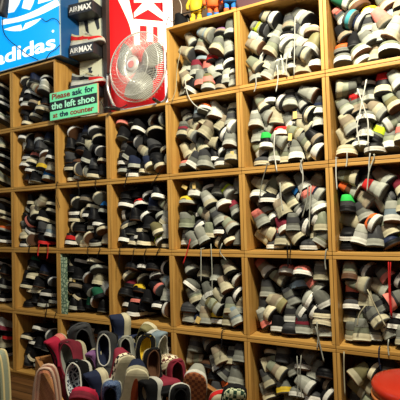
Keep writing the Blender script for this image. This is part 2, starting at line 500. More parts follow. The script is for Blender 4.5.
cubby('F0', 234, 0, 4.348, '''
155 85 10 HR c w Me *1.15
230 92 12 HR g t
305 62 10.5 HR w w Hg *1.25
112 145 10 HR q k Mx *1.15
185 150 1 hR p w
300 135 10 hR g w
350 125 12 tR e t
215 148 12 tK k w Lw
235 190 10.5 TR g w
348 190 1 hR o w
95 178 10 hR s w
72 208 10 hR e e
112 235 10 HK k w Sw
165 212 1 hR q e
280 205 10.5 hR w w
290 248 10 hR c w
155 265 1 hR w w
95 282 10.5 HR q e
145 312 1 hR p w
75 325 11.5 hR t p
200 262 12 tR c w Lw
248 262 12 tR g w
338 262 12 tR w w
288 290 12 hR e e
235 232 12 hR w w
210 310 12 hR p e
''')
cubby('F1', 236, 80, 4.255, '''
50 125 12 hR c c
110 112 11 HR t e *1.1
135 68 12 TK k w
188 86 10 tK k w
228 92 12 hR g w
278 95 11 HR g w Sw *1.1
312 62 10 hR p w
345 108 12 hR g w Mn
75 175 12 hR w w
120 140 10 hR g w
182 152 12 sR e e
218 185 11 hR p w
253 138 12 hR g t
302 152 10 TR c e
342 175 12 SR p w
287 190 10 hR e e
265 218 10 hR o e
125 192 10 hR w w
138 248 12 hK k w Hf *1.05
208 222 12 tR p w Tr
335 240 10.5 HK k t
280 272 10.5 HR q e
205 262 10 hR p w
80 235 12 hR p w Sg
88 282 11 hR o w
110 330 12 tR c e
200 300 12 hR q e
243 292 12 tR c w
172 332 12 hR q w
255 328 12 hR p w *1.1
325 312 11 hR q e
360 300 10 tR w w
''')
cubby('F2', 240, 165, 4.255, '''
75 92 10 hR e e
132 75 1 hR q e
110 128 12 tK k w
150 140 10 TK k w
195 82 11 hR e e
242 102 10.5 HK k w Mb *1.1
268 58 11 hR g w
305 78 1 hR e e
338 102 10 HR n w Mi *1.15
70 135 12 tR p w
90 182 11 HR c w
95 228 11 HR p w Hi *1.1
162 190 11 hR e e
160 218 11 tR p w
210 152 11 hR q e
228 192 10.5 TR g w *1.1
312 150 11 hR p w Hi
322 182 11 TR p w
338 222 10 tK k w
240 245 12 hR g g
275 255 9.5 TK k w *1.05
183 258 11 HR m w
350 245 12 hR q e
110 290 10 hR e e
82 325 10 hR e e
175 328 12 hR g e Hi *1.1
237 312 10.5 HR t e *1.1
325 288 12 SR e e
342 332 1 hR q w
280 320 12 tR c w
130 340 12 tR c w
''')
cubby('F3', 240, 252, 4.0816, '''
85 68 10.5 hR t w Hi *1.1
145 102 10 HR t e
190 75 12 tR g w Ti
255 72 12 tR g w Ti
325 82 12 HR p w *1.1
98 162 12 hR g w Sw *1.05
208 135 12 SR c s *1.1
312 146 10.5 HR t w Mi *1.1
75 218 12 hR c g
112 228 10 TR e e
152 232 10 HR e o *1.1
200 198 11 hR c g
275 205 10 tR p w *1.1
358 212 11 hR g w
350 248 12 TK k e
250 255 10 tR g w
100 287 11 HR p i
205 258 12 hR g w Ti
208 285 12 tR c k La
170 318 12 hK k w *1.05
250 322 12 hR g w Mm *1.1
290 297 12 hR p w
345 292 12 TR t e
345 340 12 hR p w
302 240 10 tK k w
''')
cubby('F4', 242, 330, 4, '''
85 130 2 HR t e
115 95 12 tR c e
170 90 12 hR c c
182 132 11 hR g w *1.1
150 158 10 hR t e
260 116 10 hR g g
292 166 12.5 HR p w *1.15
355 178 12 tK k k
105 190 11 HR g e *1.05
165 215 11.5 HR g y *1.05
235 150 12 tR c w Lw
262 212 10 hR p w
345 217 10 TK k t
322 242 10 TK k w
88 246 11 hR p e
180 262 12 hR q e
282 252 12 tR c w
230 250 12 tR g w
''')
cubby('G0', 320, 0, 5, '''
88 32 10 HR d w *1.1
168 32 11 tR e u *1.1
182 92 10 tR n w
85 92 11 hR g w Hi
232 72 12 tR w w Ty *1.1
278 140 12 hR w w
322 108 11 hR i t
325 30 11 HR t e *1.1
362 75 10 hR s w
110 102 10 TR c l
142 142 11 HK k t *1.15
235 132 12 hR g w
80 215 12 tR a g *1.05
85 290 12 tR g w *1.1
158 205 12 hK k k *1.05
212 235 11 tR q w *1.15
195 295 11 tR q w
265 262 12 hR e e
345 235 12 tR q w Lx *1.2
358 130 1 hR w w *1.1
390 95 12 hR p w
385 38 12 hR e e
395 210 12 hR p w
230 190 11 hR p w
''')
cubby('G1', 322, 70, 5.128, '''
105 92 3 HR q e *1.1
160 78 12 hR c w
190 72 12 tK k w
315 78 12 hR k e Hr *1.1
375 52 11 HR p w
242 90 12 hR g w
180 155 11.5 HR q t Hr *1.15
100 207 11 HR q w
288 205 10.5 HR e w *1.25
365 240 2 HR q w *1.1
130 300 11 hR e w *1.1
208 298 12 hR w w
285 312 1 HR q k Mx *1.1
258 368 12 tK k w
350 368 12 hR q w *1.05
90 372 12 tR e e
115 352 11 hR e e
190 355 12 tR c w
390 212 12 hR e e
365 185 11 hR o e
395 130 11 hR g w
395 330 12 hR p w Mi
230 240 12 tR g w
''')
cubby('G2', 320, 180, 5, '''
168 -25 9.5 HR o e
125 28 10 hR u w Ha
322 -15 10.5 HR t w *1.2
235 12 12 hR g w
272 30 10 hR p w Hr
198 100 10.5 HR e t *1.25
380 32 11 hR m w Si
120 103 12 hK c k Hf
308 90 2 HR c w *1.1
348 150 12 HR s w *1.1
130 195 9.5 HR q w *1.2
250 220 10 TK c w Ta *1.05
355 237 11 HR t e *1.1
190 292 12.5 hR w w *1.1
275 302 12 hR c w *1.05
338 302 11 tR n k
388 325 11 hR p w Mx
110 268 12 tK k w
108 320 12 tK k k
390 115 12 hR q w
225 170 11 hR g w
''')
cubby('G3', 324, 255, 5.263, '''
145 97 12 HR t u
215 92 10 TR c w
165 157 9.5 HR t e *1.15
275 177 10 HR e w *1.15
310 117 10.5 HR g i
382 120 10 tK k w
142 207 12 HR i k *1.1
215 228 12 hR e e
342 225 2 HR c i *1.1
285 268 11 hR c g
150 312 12 hR g w Sw *1.05
258 322 10.5 HR c e *1.15
390 328 12 tK k w
140 390 12 hR q e
215 368 11 hR o e
330 368 12 tK k w
142 445 12 hR q e *1.1
238 452 12 hR g w
338 440 11 hR w w *1.1
395 435 12 hR p w
100 255 12 tR c w
''')
cubby('G4', 330, 330, 5.714, '''
150 237 1.5 HR o e *1.1
240 230 10 TK k e
315 215 12 hR g w
120 322 10 HR o e
205 335 10 hR e e *1.1
250 312 12 hR q e
190 392 12 hR q w
285 372 12 tK k w
350 300 12 tR c w
100 390 12 hR g w
''')
cubby('D1', 100, 95, 5.556, '''
145 165 12 tK k i
188 150 12 tK k k
140 212 12 hK k k
230 182 12 HK k w
285 130 10 tK n w
350 140 9 TK k w
312 200 11 tK k w Lw
212 255 10 TK k w *1.1
125 282 12 hK c k
195 322 1 HK k w Sw *1.1
265 325 10 hR e e
345 302 11 TK k e
298 280 11 hK c k
115 362 12 hK k w
350 372 9 TK k e
270 377 11 hK n e
320 340 12 tK k k
118 400 12 tK k w
200 378 12 hK n w
190 420 12 tK c w
272 392 12 hK k w
345 385 11 hK k e
165 250 12 tK k k
250 230 11 hK k k
''')
cubby('D2', 104, 170, 5.405, '''
130 132 12 tK k k
185 128 12 tK k k
232 127 11 TK k w
310 122 12 hK k w
130 178 12 TK k w
195 182 11.5 TK k w Tr
275 186 12 hK n k
330 192 10 hR t e
125 242 3 hK k w
235 257 10.5 TK k w
298 237 11 tK k w
328 270 1 hR w w
200 228 12 hK k k
272 278 12 hK k k
122 322 11 tK c w
195 322 12 TK k e
290 322 11 hK o e
330 332 12 hR w w
75 377 12 tK c k
145 347 12 tK k k Sy
205 372 12 tK k w
300 372 10.5 TK k w Tx
250 352 12 hK k k
95 410 12 hK k w
165 405 12 hK c e
225 415 12 hK k e
330 395 12 tK k w
''')
cubby('D3', 104, 238, 5.405, '''
130 197 10.5 TK k w Hi
200 217 10.5 TK k e
285 197 11 TK k w
325 162 9.5 TK c w
175 142 12 tK k k
230 142 12 tK k w
275 148 12 tK k k Sr
290 257 10 HK k i Tr *1.15
190 267 12 tK k k Ty
335 222 10 hR s w
105 325 12 hK k w *1.1
165 347 12 tK k i
215 347 12 hK k k
175 378 12 hK k w
305 357 12 tK k w
340 372 9 TK k w
335 312 12 hR w w
135 257 12 tK m k
245 305 12 hK k k
85 270 12 tK k k
''')
cubby('D4', 104, 320, 5, '''
70 60 12 tK k k
130 70 12 hK k w
200 60 12 tK k w
260 75 11 hK k k
300 110 12 tK c w
''')
cubby('C1', 50, 120, 6.25, '''
172 80 10.5 tK k w Lw
235 78 12 hK n k
295 65 11 TK k w *1.1
312 120 11 tK c w
235 120 12 hK k k
160 140 12 hK k k
268 220 12.5 HK k w *1.2
268 170 10 hR e e
325 195 10 HK k w
130 262 12 hK c k
162 278 12 tR u k
120 295 12 tK k e
185 318 9 TK k w
90 345 12 hK k w
235 328 9 tR e e
295 325 12 TK k e
160 345 12 hK k w
282 285 12 hK c k
215 175 12 tK k k
340 240 12 tK k w
330 320 12 hK k k
''')
cubby('C2', 50, 185, 6.25, '''
120 92 12 hK n k
185 97 10.5 TK k e
240 82 12 tK c t
335 80 10.5 TK k e
270 125 12 TK k e
330 128 12 hK k w Hb
213 178 9.5 TK k w
255 182 12 tK k w
148 168 12 tK k w
135 217 12 TK k e
262 242 12 hK k e
205 270 12 tK k k Sb
122 280 9.5 TK k e
325 235 12 tK k w
335 275 11 TK k e
185 332 10 TK k e
250 332 10 TK k e
292 325 12 tK k w
215 362 12 tR e e
110 358 12 hK k w Mr
345 362 12 hR w w
80 312 12 hK k k
300 190 12 hK k k
320 305 11 hK k k
''')
cubby('C3', 50, 248, 6.25, '''
165 107 1.5 TK k w
195 75 12 tK k w
300 72 12 tK k e
315 122 11 TK k w
135 165 12 hK k e
115 217 2.5 TK k e
158 212 12 tK k t
240 182 10 tK k w
312 182 12 hR e e
265 240 10 hK k k
345 250 10 hR w w
165 287 1 TK k e
132 335 12 hK k e
302 315 9.5 TK d w *1.1
315 275 11 hK d k
185 355 12 hK k k
250 340 12 hK d k
200 150 12 hK k k
90 130 12 tK k k
110 380 12 hK k w
340 370 12 hK k k
''')
cubby('C4', 50, 312, 6.25, '''
130 80 12 hK k w
190 60 12 tK k k
250 80 12 tK k w
310 90 12 hK k k
''')
cubby('B0', 0, 60, 6.25, '''
178 118 11 tR t e
205 145 11 TK k e
240 92 12 hK n k
298 128 11 tR q w
170 172 12 hK k k
275 188 10 hR e e
312 175 12 hR w w
158 225 12 hK k w
208 222 12 tK g w
215 255 12 tK k k Sb
242 270 12 tK k t
290 252 12 hK k k
190 295 12 tR g w
228 335 12 hK k e *1.1
292 312 12 tR g e
155 322 12 hK k k
158 375 12 hK k w
300 370 12 hK k k
''')
cubby('B1', 0, 118, 6.25, '''
140 108 12 tR c w
195 125 10 tR e e
265 105 11 hR u w
310 80 12 hK n k
142 177 11 hR w w Tr
220 172 12 hK k k
230 218 12 TK k i
300 222 11 TK k w
292 182 12 hK c k
203 270 12 tR e e
165 258 12 tK c w
150 285 12 tR e w
302 285 12 hR t y
218 335 12 tK k w Lw
310 345 12 hR b w
333 300 12 hR e e
190 362 12 hK k e
150 375 12 hK k k
250 372 12 hK k k
345 240 12 hK k w
''')
cubby('B2', 0, 180, 6.25, '''
225 120 12 hK k e
215 172 1 TK k w
275 150 5 hR e e
303 140 7 hR e e
330 132 12 TK k e
255 192 11 hR e e
325 190 12 TK k e
232 247 2 TK k i
305 232 12 hK k e
300 275 12 hK c k
130 308 12 hR c e
215 303 1 TK k w Hx
150 262 12 hK k k
140 350 12 tR e e
215 370 9 TK k e
290 335 12 hK c k
330 318 12 hR s w
290 378 12 hK k r
105 378 12 TK k w
165 385 11 tR e g
''')
cubby('B3', 0, 244, 6.25, '''
240 108 12 hK k k Hd
225 140 11 sK k w
300 155 12 hK n k
230 185 12 tR e e
210 257 12 tR e e
275 290 12 tR e e
330 215 10 HK k w
312 295 12 tK k w
172 250 12 tK k e
180 212 12 hK k k
270 225 12 hK k k
220 332 12 hK k k
150 355 12 tK k k
300 352 12 hK k w
345 345 12 tK k w
''')
cubby('B4', 0, 300, 5.714, '''
165 195 12 TK k e
200 232 12 tK k w
208 295 1 hK k e
310 188 9.5 TK k w
250 142 12 tK k w
160 340 12 hK c k
245 230 12 hK k k
152 262 12 hK k k
290 245 12 hK k k
240 350 12 tK k w
''')
cubby('A0', 0, 60, 6.25, '''
20 118 12 TK k e
15 195 12 hK n k
22 235 12 hK k w
28 270 12 tK k w
15 310 12 hK k w
30 355 12 tR q w
''')
cubby('A1', 0, 118, 6.25, '''
25 45 12 hR q e
25 120 12 hK k w
20 180 12 hR a w
30 235 12 tK k w
25 290 12 TK k w
25 360 12 hR q e
''')
cubby('A2', 0, 180, 6.25, '''
30 130 12 tK k w
45 175 12 hK k e
42 225 12 TK k e
40 300 12 tR a w
20 345 12 hK k w
50 365 12 tK k w
''')
cubby('A3', 0, 244, 6.25, '''
15 100 12 tK k w
20 170 12 hR w w
50 150 12 hK k k
50 235 12 hK k w
10 290 12 tR p w
25 340 12 hK k w
''')
cubby('A4', 0, 300, 5.714, '''
48 140 12 hR w m
42 185 12 hK k r
35 225 12 hR e e
35 280 12 tK k w
15 180 12 hK k k
''')
COLX = {'A': -1, 'B': 0, 'C': 1, 'D': 2, 'E': 3, 'F': 4, 'G': 5}
CNAME = {'A': 'outer blue-sign column', 'B': 'blue-sign column', 'C': 'green-sign column', 'D': 'fan column', 'E': 'one past fan', 'F': 'two past fan', 'G': 'stool column'}
RNAME = ['top-row cubby', 'second-row cubby', 'third-row cubby', 'fourth-row cubby', 'bottom-row cubby']
ORD = ['', '', 'second', 'third', 'fourth', 'fifth', 'sixth', 'seventh', 'eighth', 'ninth', 'tenth']
NUM = ['', 'one', 'two', 'three', 'four', 'five', 'six', 'seven', 'eight', 'nine', 'ten', 'eleven', 'twelve']

# ------------------------------------------------------------------ the wall of cubby boxes
def panel(m, lo, hi): m.box(lo, hi, .0025)
def cubby_box(c, r):
    x0 = COLX[c] * W; z0 = ZO - r * H
    e = empty('cubby_box', (x0, 0, z0), label='open oak cubby box, %s, %s' % (RNAME[r].replace(' cubby', ''), CNAME[c]), cat='cubby', group='oak cubby boxes of the shoe wall')
    g = .0015
    # between neighbouring boards a hairline joint stays open
    for s in (0, 1):
        a = g if s == 0 else W - T; MB().box((a, 0, T + g), (a + T - g, DEP, H - T - g), .002).build('side_panel', OAKV, e)
    MB().box((g, 0, g), (W - g, DEP, T), .002).build('bottom_panel', OAK, e)
    MB().box((g, 0, H - T), (W - g, DEP, H - g), .002).build('top_panel', OAK, e)
    MB().box((T, DEP - .012, T), (W - T, DEP - .004, H - T)).build('back_panel', OAK, e)
for c in 'ABCDEFG':
    for r in range(5):
        if r == 0 and c in 'CD': continue
        cubby_box(c, r)
# plinth under the boxes
pl = MB(); pl.box((-W - .3, .015, 0), (6 * W, DEP - .01, ZO - 4 * H - .001), .003)
o = pl.build('plinth_board', OAK); tag(o, 'low wooden plinth the whole cubby wall stands on', 'plinth')

# ------------------------------------------------------------------ shoes in the cubbies
def accent_parts(code, view, fam):
    part = {'H': 'heel_tab', 'T': 'toe_cap', 'M': 'heel_counter' if view in 'hHsS' else 'toe_guard', 'S': 'side_stripe', 'L': 'laces'}[code[0]]
    return part, code[1]
APH = {'heel_tab': 'heel-tab', 'toe_cap': 'toe-cap', 'heel_counter': 'heel-band', 'toe_guard': 'toe-guard', 'side_stripe': 'side-stripe', 'laces': 'laces'}
SHOES = []
EXT = {k: np.array([v.co[:] for p in ('upper', 'midsole', 'outsole', 'laces', 'tongue', 'heel_tab', 'toe_cap', 'heel_counter', 'toe_guard') if p in FAM[k] for v in FAM[k][p].vertices]) for k in FAM}
for key, (ox, oy, k, rows) in CUB.items():
    c, r = key[0], int(key[1]); x0 = COLX[c] * W; z0 = ZO - r * H
    Y = {'A': .13, 'B': .12, 'C': .11, 'D': .10}.get(c, .075)
    items = []
    for row in rows:
        x, y, hr, vs, up, mid = float(row[0]), float(row[1]), float(row[2]), row[3], row[4], row[5]
        acc, size = [], 1.0
        for a in row[6:]:
            if a[0] == '*': size = float(a[1:])
            else: acc.append(a)
        P = at_y(ox + x / k, oy + y / k, Y)
        sc = min(1.12, .94 * (.5 + .5 * size) * random.uniform(.97, 1.04))
        if c in 'AB': sc *= .97
        canvas = vs[1] == 'R' and vs[0] in 'tT' and up in 'wepqgct'  # pale toe-out running shoes, rebuilt in the round-toed skate shape
        if canvas: vs = vs[0] + 'K'
        elif vs[1] == 'R' and random.random() < .35: vs = vs[0] + 'B'
        if mid == 'w' and vs[1] != 'K': mid = random.choice('wwpppe')
        elif mid == 'w' and c in 'ABCD': mid = random.choice('wwpe')
        items.append(dict(canvas=canvas, key=key, x=P.x, z=P.z, ox=P.x, oz=P.z, hr=hr, v=vs[0], fam=vs[1], up=up, mid=mid, acc=acc, sc=sc, r=.05))
    # settle the pile: an end section at the front of the cubby and one at the back for each shoe, pushed apart in the section plane
    n = len(items); HE = np.zeros((n, 2, 2)); OFF = np.zeros((n, 2, 2, 2)); RAD = np.zeros((n, 2))
    for i, a in enumerate(items):
        th = a['hr'] / 12 * 2 * PI; u = np.array([math.sin(th), math.cos(th)]); w = np.array([u[1], -u[0]]); a['uv'] = u
        heel = a['v'] in 'hHsS'; s = a['sc']
        til = {'h': -.006, 't': .008, 'H': -.028, 'T': -.016}.get(a['v'], .0) + random.uniform(-.006, .006)
        HE[i, 0] = (a['x'], a['z']); HE[i, 1] = HE[i, 0] + u * til + w * random.uniform(-.01, .01)
        f, b = (0, 1) if heel else (1, 0)
        OFF[i, f, 0], OFF[i, f, 1], RAD[i, f] = u * .019 * s, -u * .019 * s, .040 * s      # heel section: tall
        OFF[i, b, 0], OFF[i, b, 1], RAD[i, b] = w * .018 * s, -w * .018 * s, .033 * s      # toe section: wide and low
    HO = HE.copy(); lo = np.array([x0 + T + .004, z0 + T + .004]); hi = np.array([x0 + W - T - .004, z0 + H - T - .012])
    own = np.repeat(np.arange(n), 2)
    for it in range(300):
        for sl in (0, 1):
            P = (HE[:, sl][:, None, :] + OFF[:, sl]).reshape(-1, 2); rr = np.repeat(RAD[:, sl], 2)
            D = P[:, None] - P[None]; dd = np.sqrt((D ** 2).sum(2)) + 1e-6; m = (rr[:, None] + rr[None]) * .93
            ov = np.clip(m - dd, 0, None); ov[own[:, None] == own[None]] = 0
            push = (D / dd[..., None] * ov[..., None]).sum(1) * .12
            np.add.at(HE[:, sl], own, push)
            P = (HE[:, sl][:, None, :] + OFF[:, sl]); q = RAD[:, sl][:, None, None]
            HE[:, sl] += (np.clip(lo + q - P, 0, None).max(1) - np.clip(P - hi + q, 0, None).max(1))
            if it < 280: HE[:, sl, 1] -= .0003
        HE[:, 0] += (HO[:, 0] - HE[:, 0]) * .07
        cc = HE[:, 1] - HE[:, 0]; ln = np.sqrt((cc ** 2).sum(1)) + 1e-6; mx = .07
        k = np.where(ln > mx, mx / ln, 1.0); HE[:, 1] = HE[:, 0] + cc * k[:, None]
    for i, a in enumerate(items): a['x'], a['z'] = HE[i, 0]; a['d'] = HE[i, 1] - HE[i, 0]
    for a in items:
        v = a['v']; th = a['hr'] / 12 * 2 * PI
        u0 = Vector((math.sin(th), 0, math.cos(th)))
        heel = v in 'hHsS'
        yaw = math.radians({'s': -24, 'S': 24}.get(v, 0)); gap = .21
        d2 = Vector((a['d'][0], gap, a['d'][1])).normalized() * (1 if heel else -1)
        rot = Matrix.Rotation(yaw, 3, 'Z') @ frame(d2, u0) if v in 'sS' else frame(d2, u0)
        L = DIM[a['fam']]
        local = (.02, 0, .050) if heel else (L - .045, 0, .040)
        if v in 'sS': local = (.09, 0, .045)
        pos = Vector((a['x'], {'h': .055, 'H': .055, 't': .075, 'T': .075, 's': .13, 'S': .13}[v] + random.uniform(-.015, .05), a['z']))
        # keep every corner inside the box
        mn = min((pos + rot @ ((Vector(q) - Vector(local)) * a['sc'])).y for q in ((0, 0, 0), (L, 0, 0), (.02, 0, .12), (L, 0, .06), (L * .5, .05, .02)))
        mx = max((pos + rot @ ((Vector(q) - Vector(local)) * a['sc'])).y for q in ((0, 0, 0), (L, 0, 0), (.02, 0, .12), (L, .03, .05), (L, -.03, .05)))
        if mn < .006: pos.y += .006 - mn
        elif mx > DEP - .018: pos.y -= min(mx - DEP + .018, mn - .006)
        ev = EXT[a['fam']]; Rn = np.array(rot); ext = (ev - np.array(local)) @ Rn.T * a['sc'] + np.array(pos)
        for ax, l0, l1 in ((1, .016 if key == 'C3' else .004, DEP - .014), (0, x0 + T + (.009 if key == 'C3' else .002), x0 + W - T - .002), (2, z0 + T + .0015, z0 + H - T - .002)):
            e0, e1 = float(ext[:, ax].min()), float(ext[:, ax].max())
            if e0 < l0: pos[ax] += l0 - e0
            elif e1 > l1: pos[ax] -= min(e1 - l1, max(0, e0 - l0))
        cols = {'upper': cloth(PAL[a['up']], 'fabric' if random.random() < .6 else 'leather'), 'lining': cloth(PAL[random.choice('kkcc' if a['up'] in 'kncd' else 'cggt' if a['up'] not in 'we' else 'gptg')], 'lining'),
                'midsole': cloth({'w': (224, 222, 212), 'e': (216, 206, 174)}.get(a['mid'], PAL[a['mid']]) if a['fam'] == 'K' else PAL[a['mid']], 'rubber'), 'outsole': cloth(PAL[random.choice('kccug')], 'rubber')}
        cols['laces'] = cloth(PAL['w' if random.random() < .45 else a['up']]); cols['tongue'] = cloth(PAL[a['up']])
        desc = ''
        for ac in a['acc']:
            part, cc = accent_parts(ac, v, a['fam']); cols[part] = cloth(PAL[cc]); desc = 'with %s %s' % (CN[cc], APH[part])
        if a['fam'] in 'RB' and random.random() < .7:
            tone = {'p': 'g', 'w': 'p', 'g': 'c', 'e': 't', 'q': 'g', 't': 'q', 'c': 'g', 'o': 'q', 's': 'p'}.get(a['up'])
            part = random.choice(['heel_counter', 'heel_tab']) if heel else random.choice(['toe_guard', 'toe_cap'])
            if tone and part not in cols: cols[part] = cloth(PAL[tone])
        name = 'canvas_shoe' if a['canvas'] else 'skate_shoe' if a['fam'] == 'K' else 'running_shoe'
        if c in 'AB' : cols.pop('tongue', None)
        if heel and 'L' not in [q[0] for q in a['acc']] and c in 'ABC': cols.pop('laces', None); cols.pop('tongue', None)
        e, parts = put_shoe(name, a['fam'], pos, local, rot, a['sc'], cols)
        a['e'] = e; a['parts'] = parts
        kind = name.replace('_', ' ')
        pose = 'heel-out' if heel else 'toe-out'
        a['look'] = ('%s-soled %s %s, %s' % (CN[a['mid']], CN[a['up']], kind, pose), desc)
        SHOES.append(a)
for key in CUB:
    g = {}
    for a in SHOES:
        if a['key'] == key: g.setdefault(a['look'], []).append(a)
    place = '%s, %s' % (RNAME[int(key[1])], CNAME[key[0]])
    for (l1, l2), v in g.items():
        v.sort(key=lambda a: -a['z']); n = len(v)
        for i, a in enumerate(v):
            rk = '' if n == 1 else (('upper' if i == 0 else 'lower') + ' of two' if n == 2 else 'topmost of ' + NUM[n] if i == 0 else 'lowest of ' + NUM[n] if i == n - 1 else ORD[i + 1] + '-highest of ' + NUM[n])
            bits = [l1 + (' ' + l2 if l2 else '')] + ([rk] if rk else []) + [place]
            lab = ', '.join(bits)
            tag(a['e'], lab, 'shoe', {'r': 'running', 's': 'skate', 'c': 'canvas'}[a['e'].name[0]] + ' shoes crammed in the cubbies')
print('COUNT', [sum(a['e'].name[0] == q for a in SHOES) for q in 'rsc'], 'max words', max(len(a['e']['label'].replace(',', '').split()) for a in SHOES))

# ------------------------------------------------------------------ loose laces hanging from shoes, and paper tags
bpy.context.view_layer.update()
def hang(pts, col, Y=-.012, r=.0034, near=None):
    P = [at_y(x, y, Y if not isinstance(Y, (list, tuple)) else Y[min(i, len(Y) - 1)]) for i, (x, y) in enumerate(pts)]
    best = min(SHOES, key=lambda a: (Vector((a['x'], .06, a['z'])) - P[0]).length)
    e = best['e']; M = e.matrix_world.inverted(); s = 1 / best['sc']
    m = MB(); 
    q = at_y(pts[0][0], pts[0][1], .05); j = round((ZO - q.z) / H); zl = ZO - j * H
    if abs(q.z - zl) < T + .012:                      # begins at a shelf edge: comes out over the board
        st = [Vector((P[0].x, .03, zl + T + .012)), Vector((P[0].x, -.012, zl + T + .009))] + [p for p in P if p.z < zl + T + .004]
    else: st = [q] + P
    m.tube([M @ p for p in smooth_line(st, 6)], r * s, 6, flat=.6)
    o = m.build('hanging_lace', cloth(PAL[col]), e, True); o['label'] = '%s lace hanging loose' % CN[col]
for pts, col in [
    ([(181, 48), (177, 70), (176, 88), (172, 101)], 'e'), ([(185, 80), (188, 95), (196, 106), (208, 111)], 'w'),
    ([(295, 19), (294.5, 45), (294, 76)], 'w'), ([(277, 66), (278, 78), (276, 92)], 'w'), ([(281, 56), (283, 66), (284, 74)], 'w'), ([(288, 52), (286, 66), (287, 76)], 'w'), ([(256, 78), (256, 86), (254, 92)], 'w'),
    ([(275, 132), (274, 150), (277, 172)], 'w'), ([(303, 158), (300, 166), (302, 174)], 'w'), ([(301, 162), (303, 179), (300, 197)], 'w'), ([(267, 165), (262, 182), (259, 200)], 'g'),
    ([(280, 184), (281, 198), (283, 211)], 'p'), ([(308, 186), (307, 200), (302, 218)], 'p'), ([(311, 187), (310, 205), (309, 229)], 'p'),
    ([(366, 82), (360, 112), (357, 128), (360, 147)], 'w'), ([(358, 90), (364, 108), (368, 122), (368, 147)], 'w'), ([(336, 159), (336, 175), (337, 190)], 'w'),
    ([(347, 152), (347, 160), (346, 167)], 'w'), ([(370, 154), (369, 163), (369, 173)], 'w'), ([(374, 158), (369, 172), (367, 192)], 'p'),
    ([(390.5, 264), (390, 285), (392, 318)], 'r'), ([(388.5, 264), (389, 290), (391, 316)], 'r'), ([(368, 291), (376, 308), (386, 327)], 'e'), ([(365, 306), (359, 315), (357, 326)], 'e'),
    ([(190, 240), (187, 252), (183, 264)], 'r'), ([(201, 250), (201, 265), (201, 282)], 'p'), ([(211, 246), (212, 270), (212, 297)], 'p'), ([(222, 244), (220, 252), (226, 260)], 'p'),
    ([(287, 244), (288, 256), (288, 267)], 'k'), ([(291, 244), (290, 256), (291, 265)], 'k'), ([(326, 250), (325, 262), (326, 270)], 'p'), ([(317, 323), (318, 338), (317, 349)], 'p'), ([(316, 328), (320, 345), (324, 362)], 'p'),
    ([(301, 357), (300, 378), (302, 399)], 'p'), ([(297, 358), (298, 380), (297, 399)], 'p'), ([(344, 353), (344, 370), (345, 396)], 'e'), ([(388.5, 340), (388, 348), (389, 356)], 'p'), ([(379, 350), (379, 360), (381, 371)], 'n'),
    ([(222, 332), (222, 340), (221, 349)], 'k'), ([(129, 170), (126, 180), (124, 188)], 'k'), ([(163, 166), (157, 176), (151, 186)], 'k'), ([(134, 249), (133, 256), (131, 264)], 'k'), ([(146, 250), (144, 256), (145, 264)], 'k'),
    ([(120, 252), (119, 260), (119, 269)], 'k'), ([(161, 246), (158, 251), (156, 256)], 'k'), ([(78, 182), (79, 189), (79, 196)], 'k'), ([(96, 182), (95, 187), (97, 191)], 'k'), ([(57, 183), (56, 195), (60, 208)], 'k'),
    ([(48, 244), (48, 251), (47, 259)], 'r'), ([(39, 245), (38, 252), (38, 256)], 'r'), ([(30, 245), (29, 250), (29, 254)], 'k'), ([(88, 250), (88, 255), (90, 261)], 'k'), ([(100, 250), (98, 254), (97, 258)], 'k'), ([(47, 302), (46, 314), (44, 322)], 'k'), ([(56, 310), (55, 316), (53, 322)], 'k')]:
    hang(pts, col)
TAGM = plain('paper_tag', (226, 196, 120), .8)
def paper(x, y, w, h, tilt=0):
    P = at_y(x, y, .035)
    best = min(SHOES, key=lambda a: (Vector((a['x'], .06, a['z'])) - P).length); e = best['e']
    M = e.matrix_world.inverted(); Rm = Matrix.Rotation(tilt, 3, 'Y')
    m = MB(); m.box((-w / 2, -.0008, -h / 2), (w / 2, .0008, h / 2))
    m.v = [M @ (P + Rm @ q) for q in m.v]
    o = m.build('price_tag', TAGM, e); o['label'] = 'small buff paper tag'
for a in [(232, 155, .022, .045, .1), (295, 115, .022, .04, 0), (184.5, 187, .04, .022, .5), (194, 186, .022, .034, 0), (290, 137, .022, .04, .1), (198, 320, .03, .04, .4), (39, 103, .022, .03, 0), (74, 281, .022, .036, 0)]: paper(*a)

# ------------------------------------------------------------------ setting
def add_seams(m):
    n, l = m.node_tree.nodes, m.node_tree.links; b = n['Principled BSDF']; src = b.inputs['Base Color'].links[0].from_socket
    tc = n.new('ShaderNodeTexCoord'); bk = n.new('ShaderNodeTexBrick'); bk.inputs['Scale'].default_value = 1; bk.inputs['Brick Width'].default_value = 1.6; bk.inputs['Row Height'].default_value = .095; bk.inputs['Mortar Size'].default_value = .004
    bk.inputs['Color1'].default_value = (1, 1, 1, 1); bk.inputs['Color2'].default_value = (.72, .72, .72, 1); bk.inputs['Mortar'].default_value = (.12, .12, .12, 1)
    l.new(tc.outputs['Object'], bk.inputs['Vector'])
    mx = n.new('ShaderNodeMix'); mx.data_type = 'RGBA'; mx.blend_type = 'MULTIPLY'; mx.inputs[0].default_value = 1
    l.new(src, mx.inputs[6]); l.new(bk.outputs['Color'], mx.inputs[7]); l.new(mx.outputs[2], b.inputs['Base Color'])
add_seams(PLANK)
o = MB().box((-2.2, -5.0, -.05), (6.2, DEP + .5, 0)).build('floor', PLANK)
tag(o, 'brown wooden plank floor', 'floor', kind='structure')
WALLM = plain('dark_plaster', (92, 74, 56), .9)
tag(MB().box((-2.2, .62, 0), (6.2, .72, 3.6)).build('wall_back', WALLM), 'dark brown wall behind the cubbies', 'wall', kind='structure')

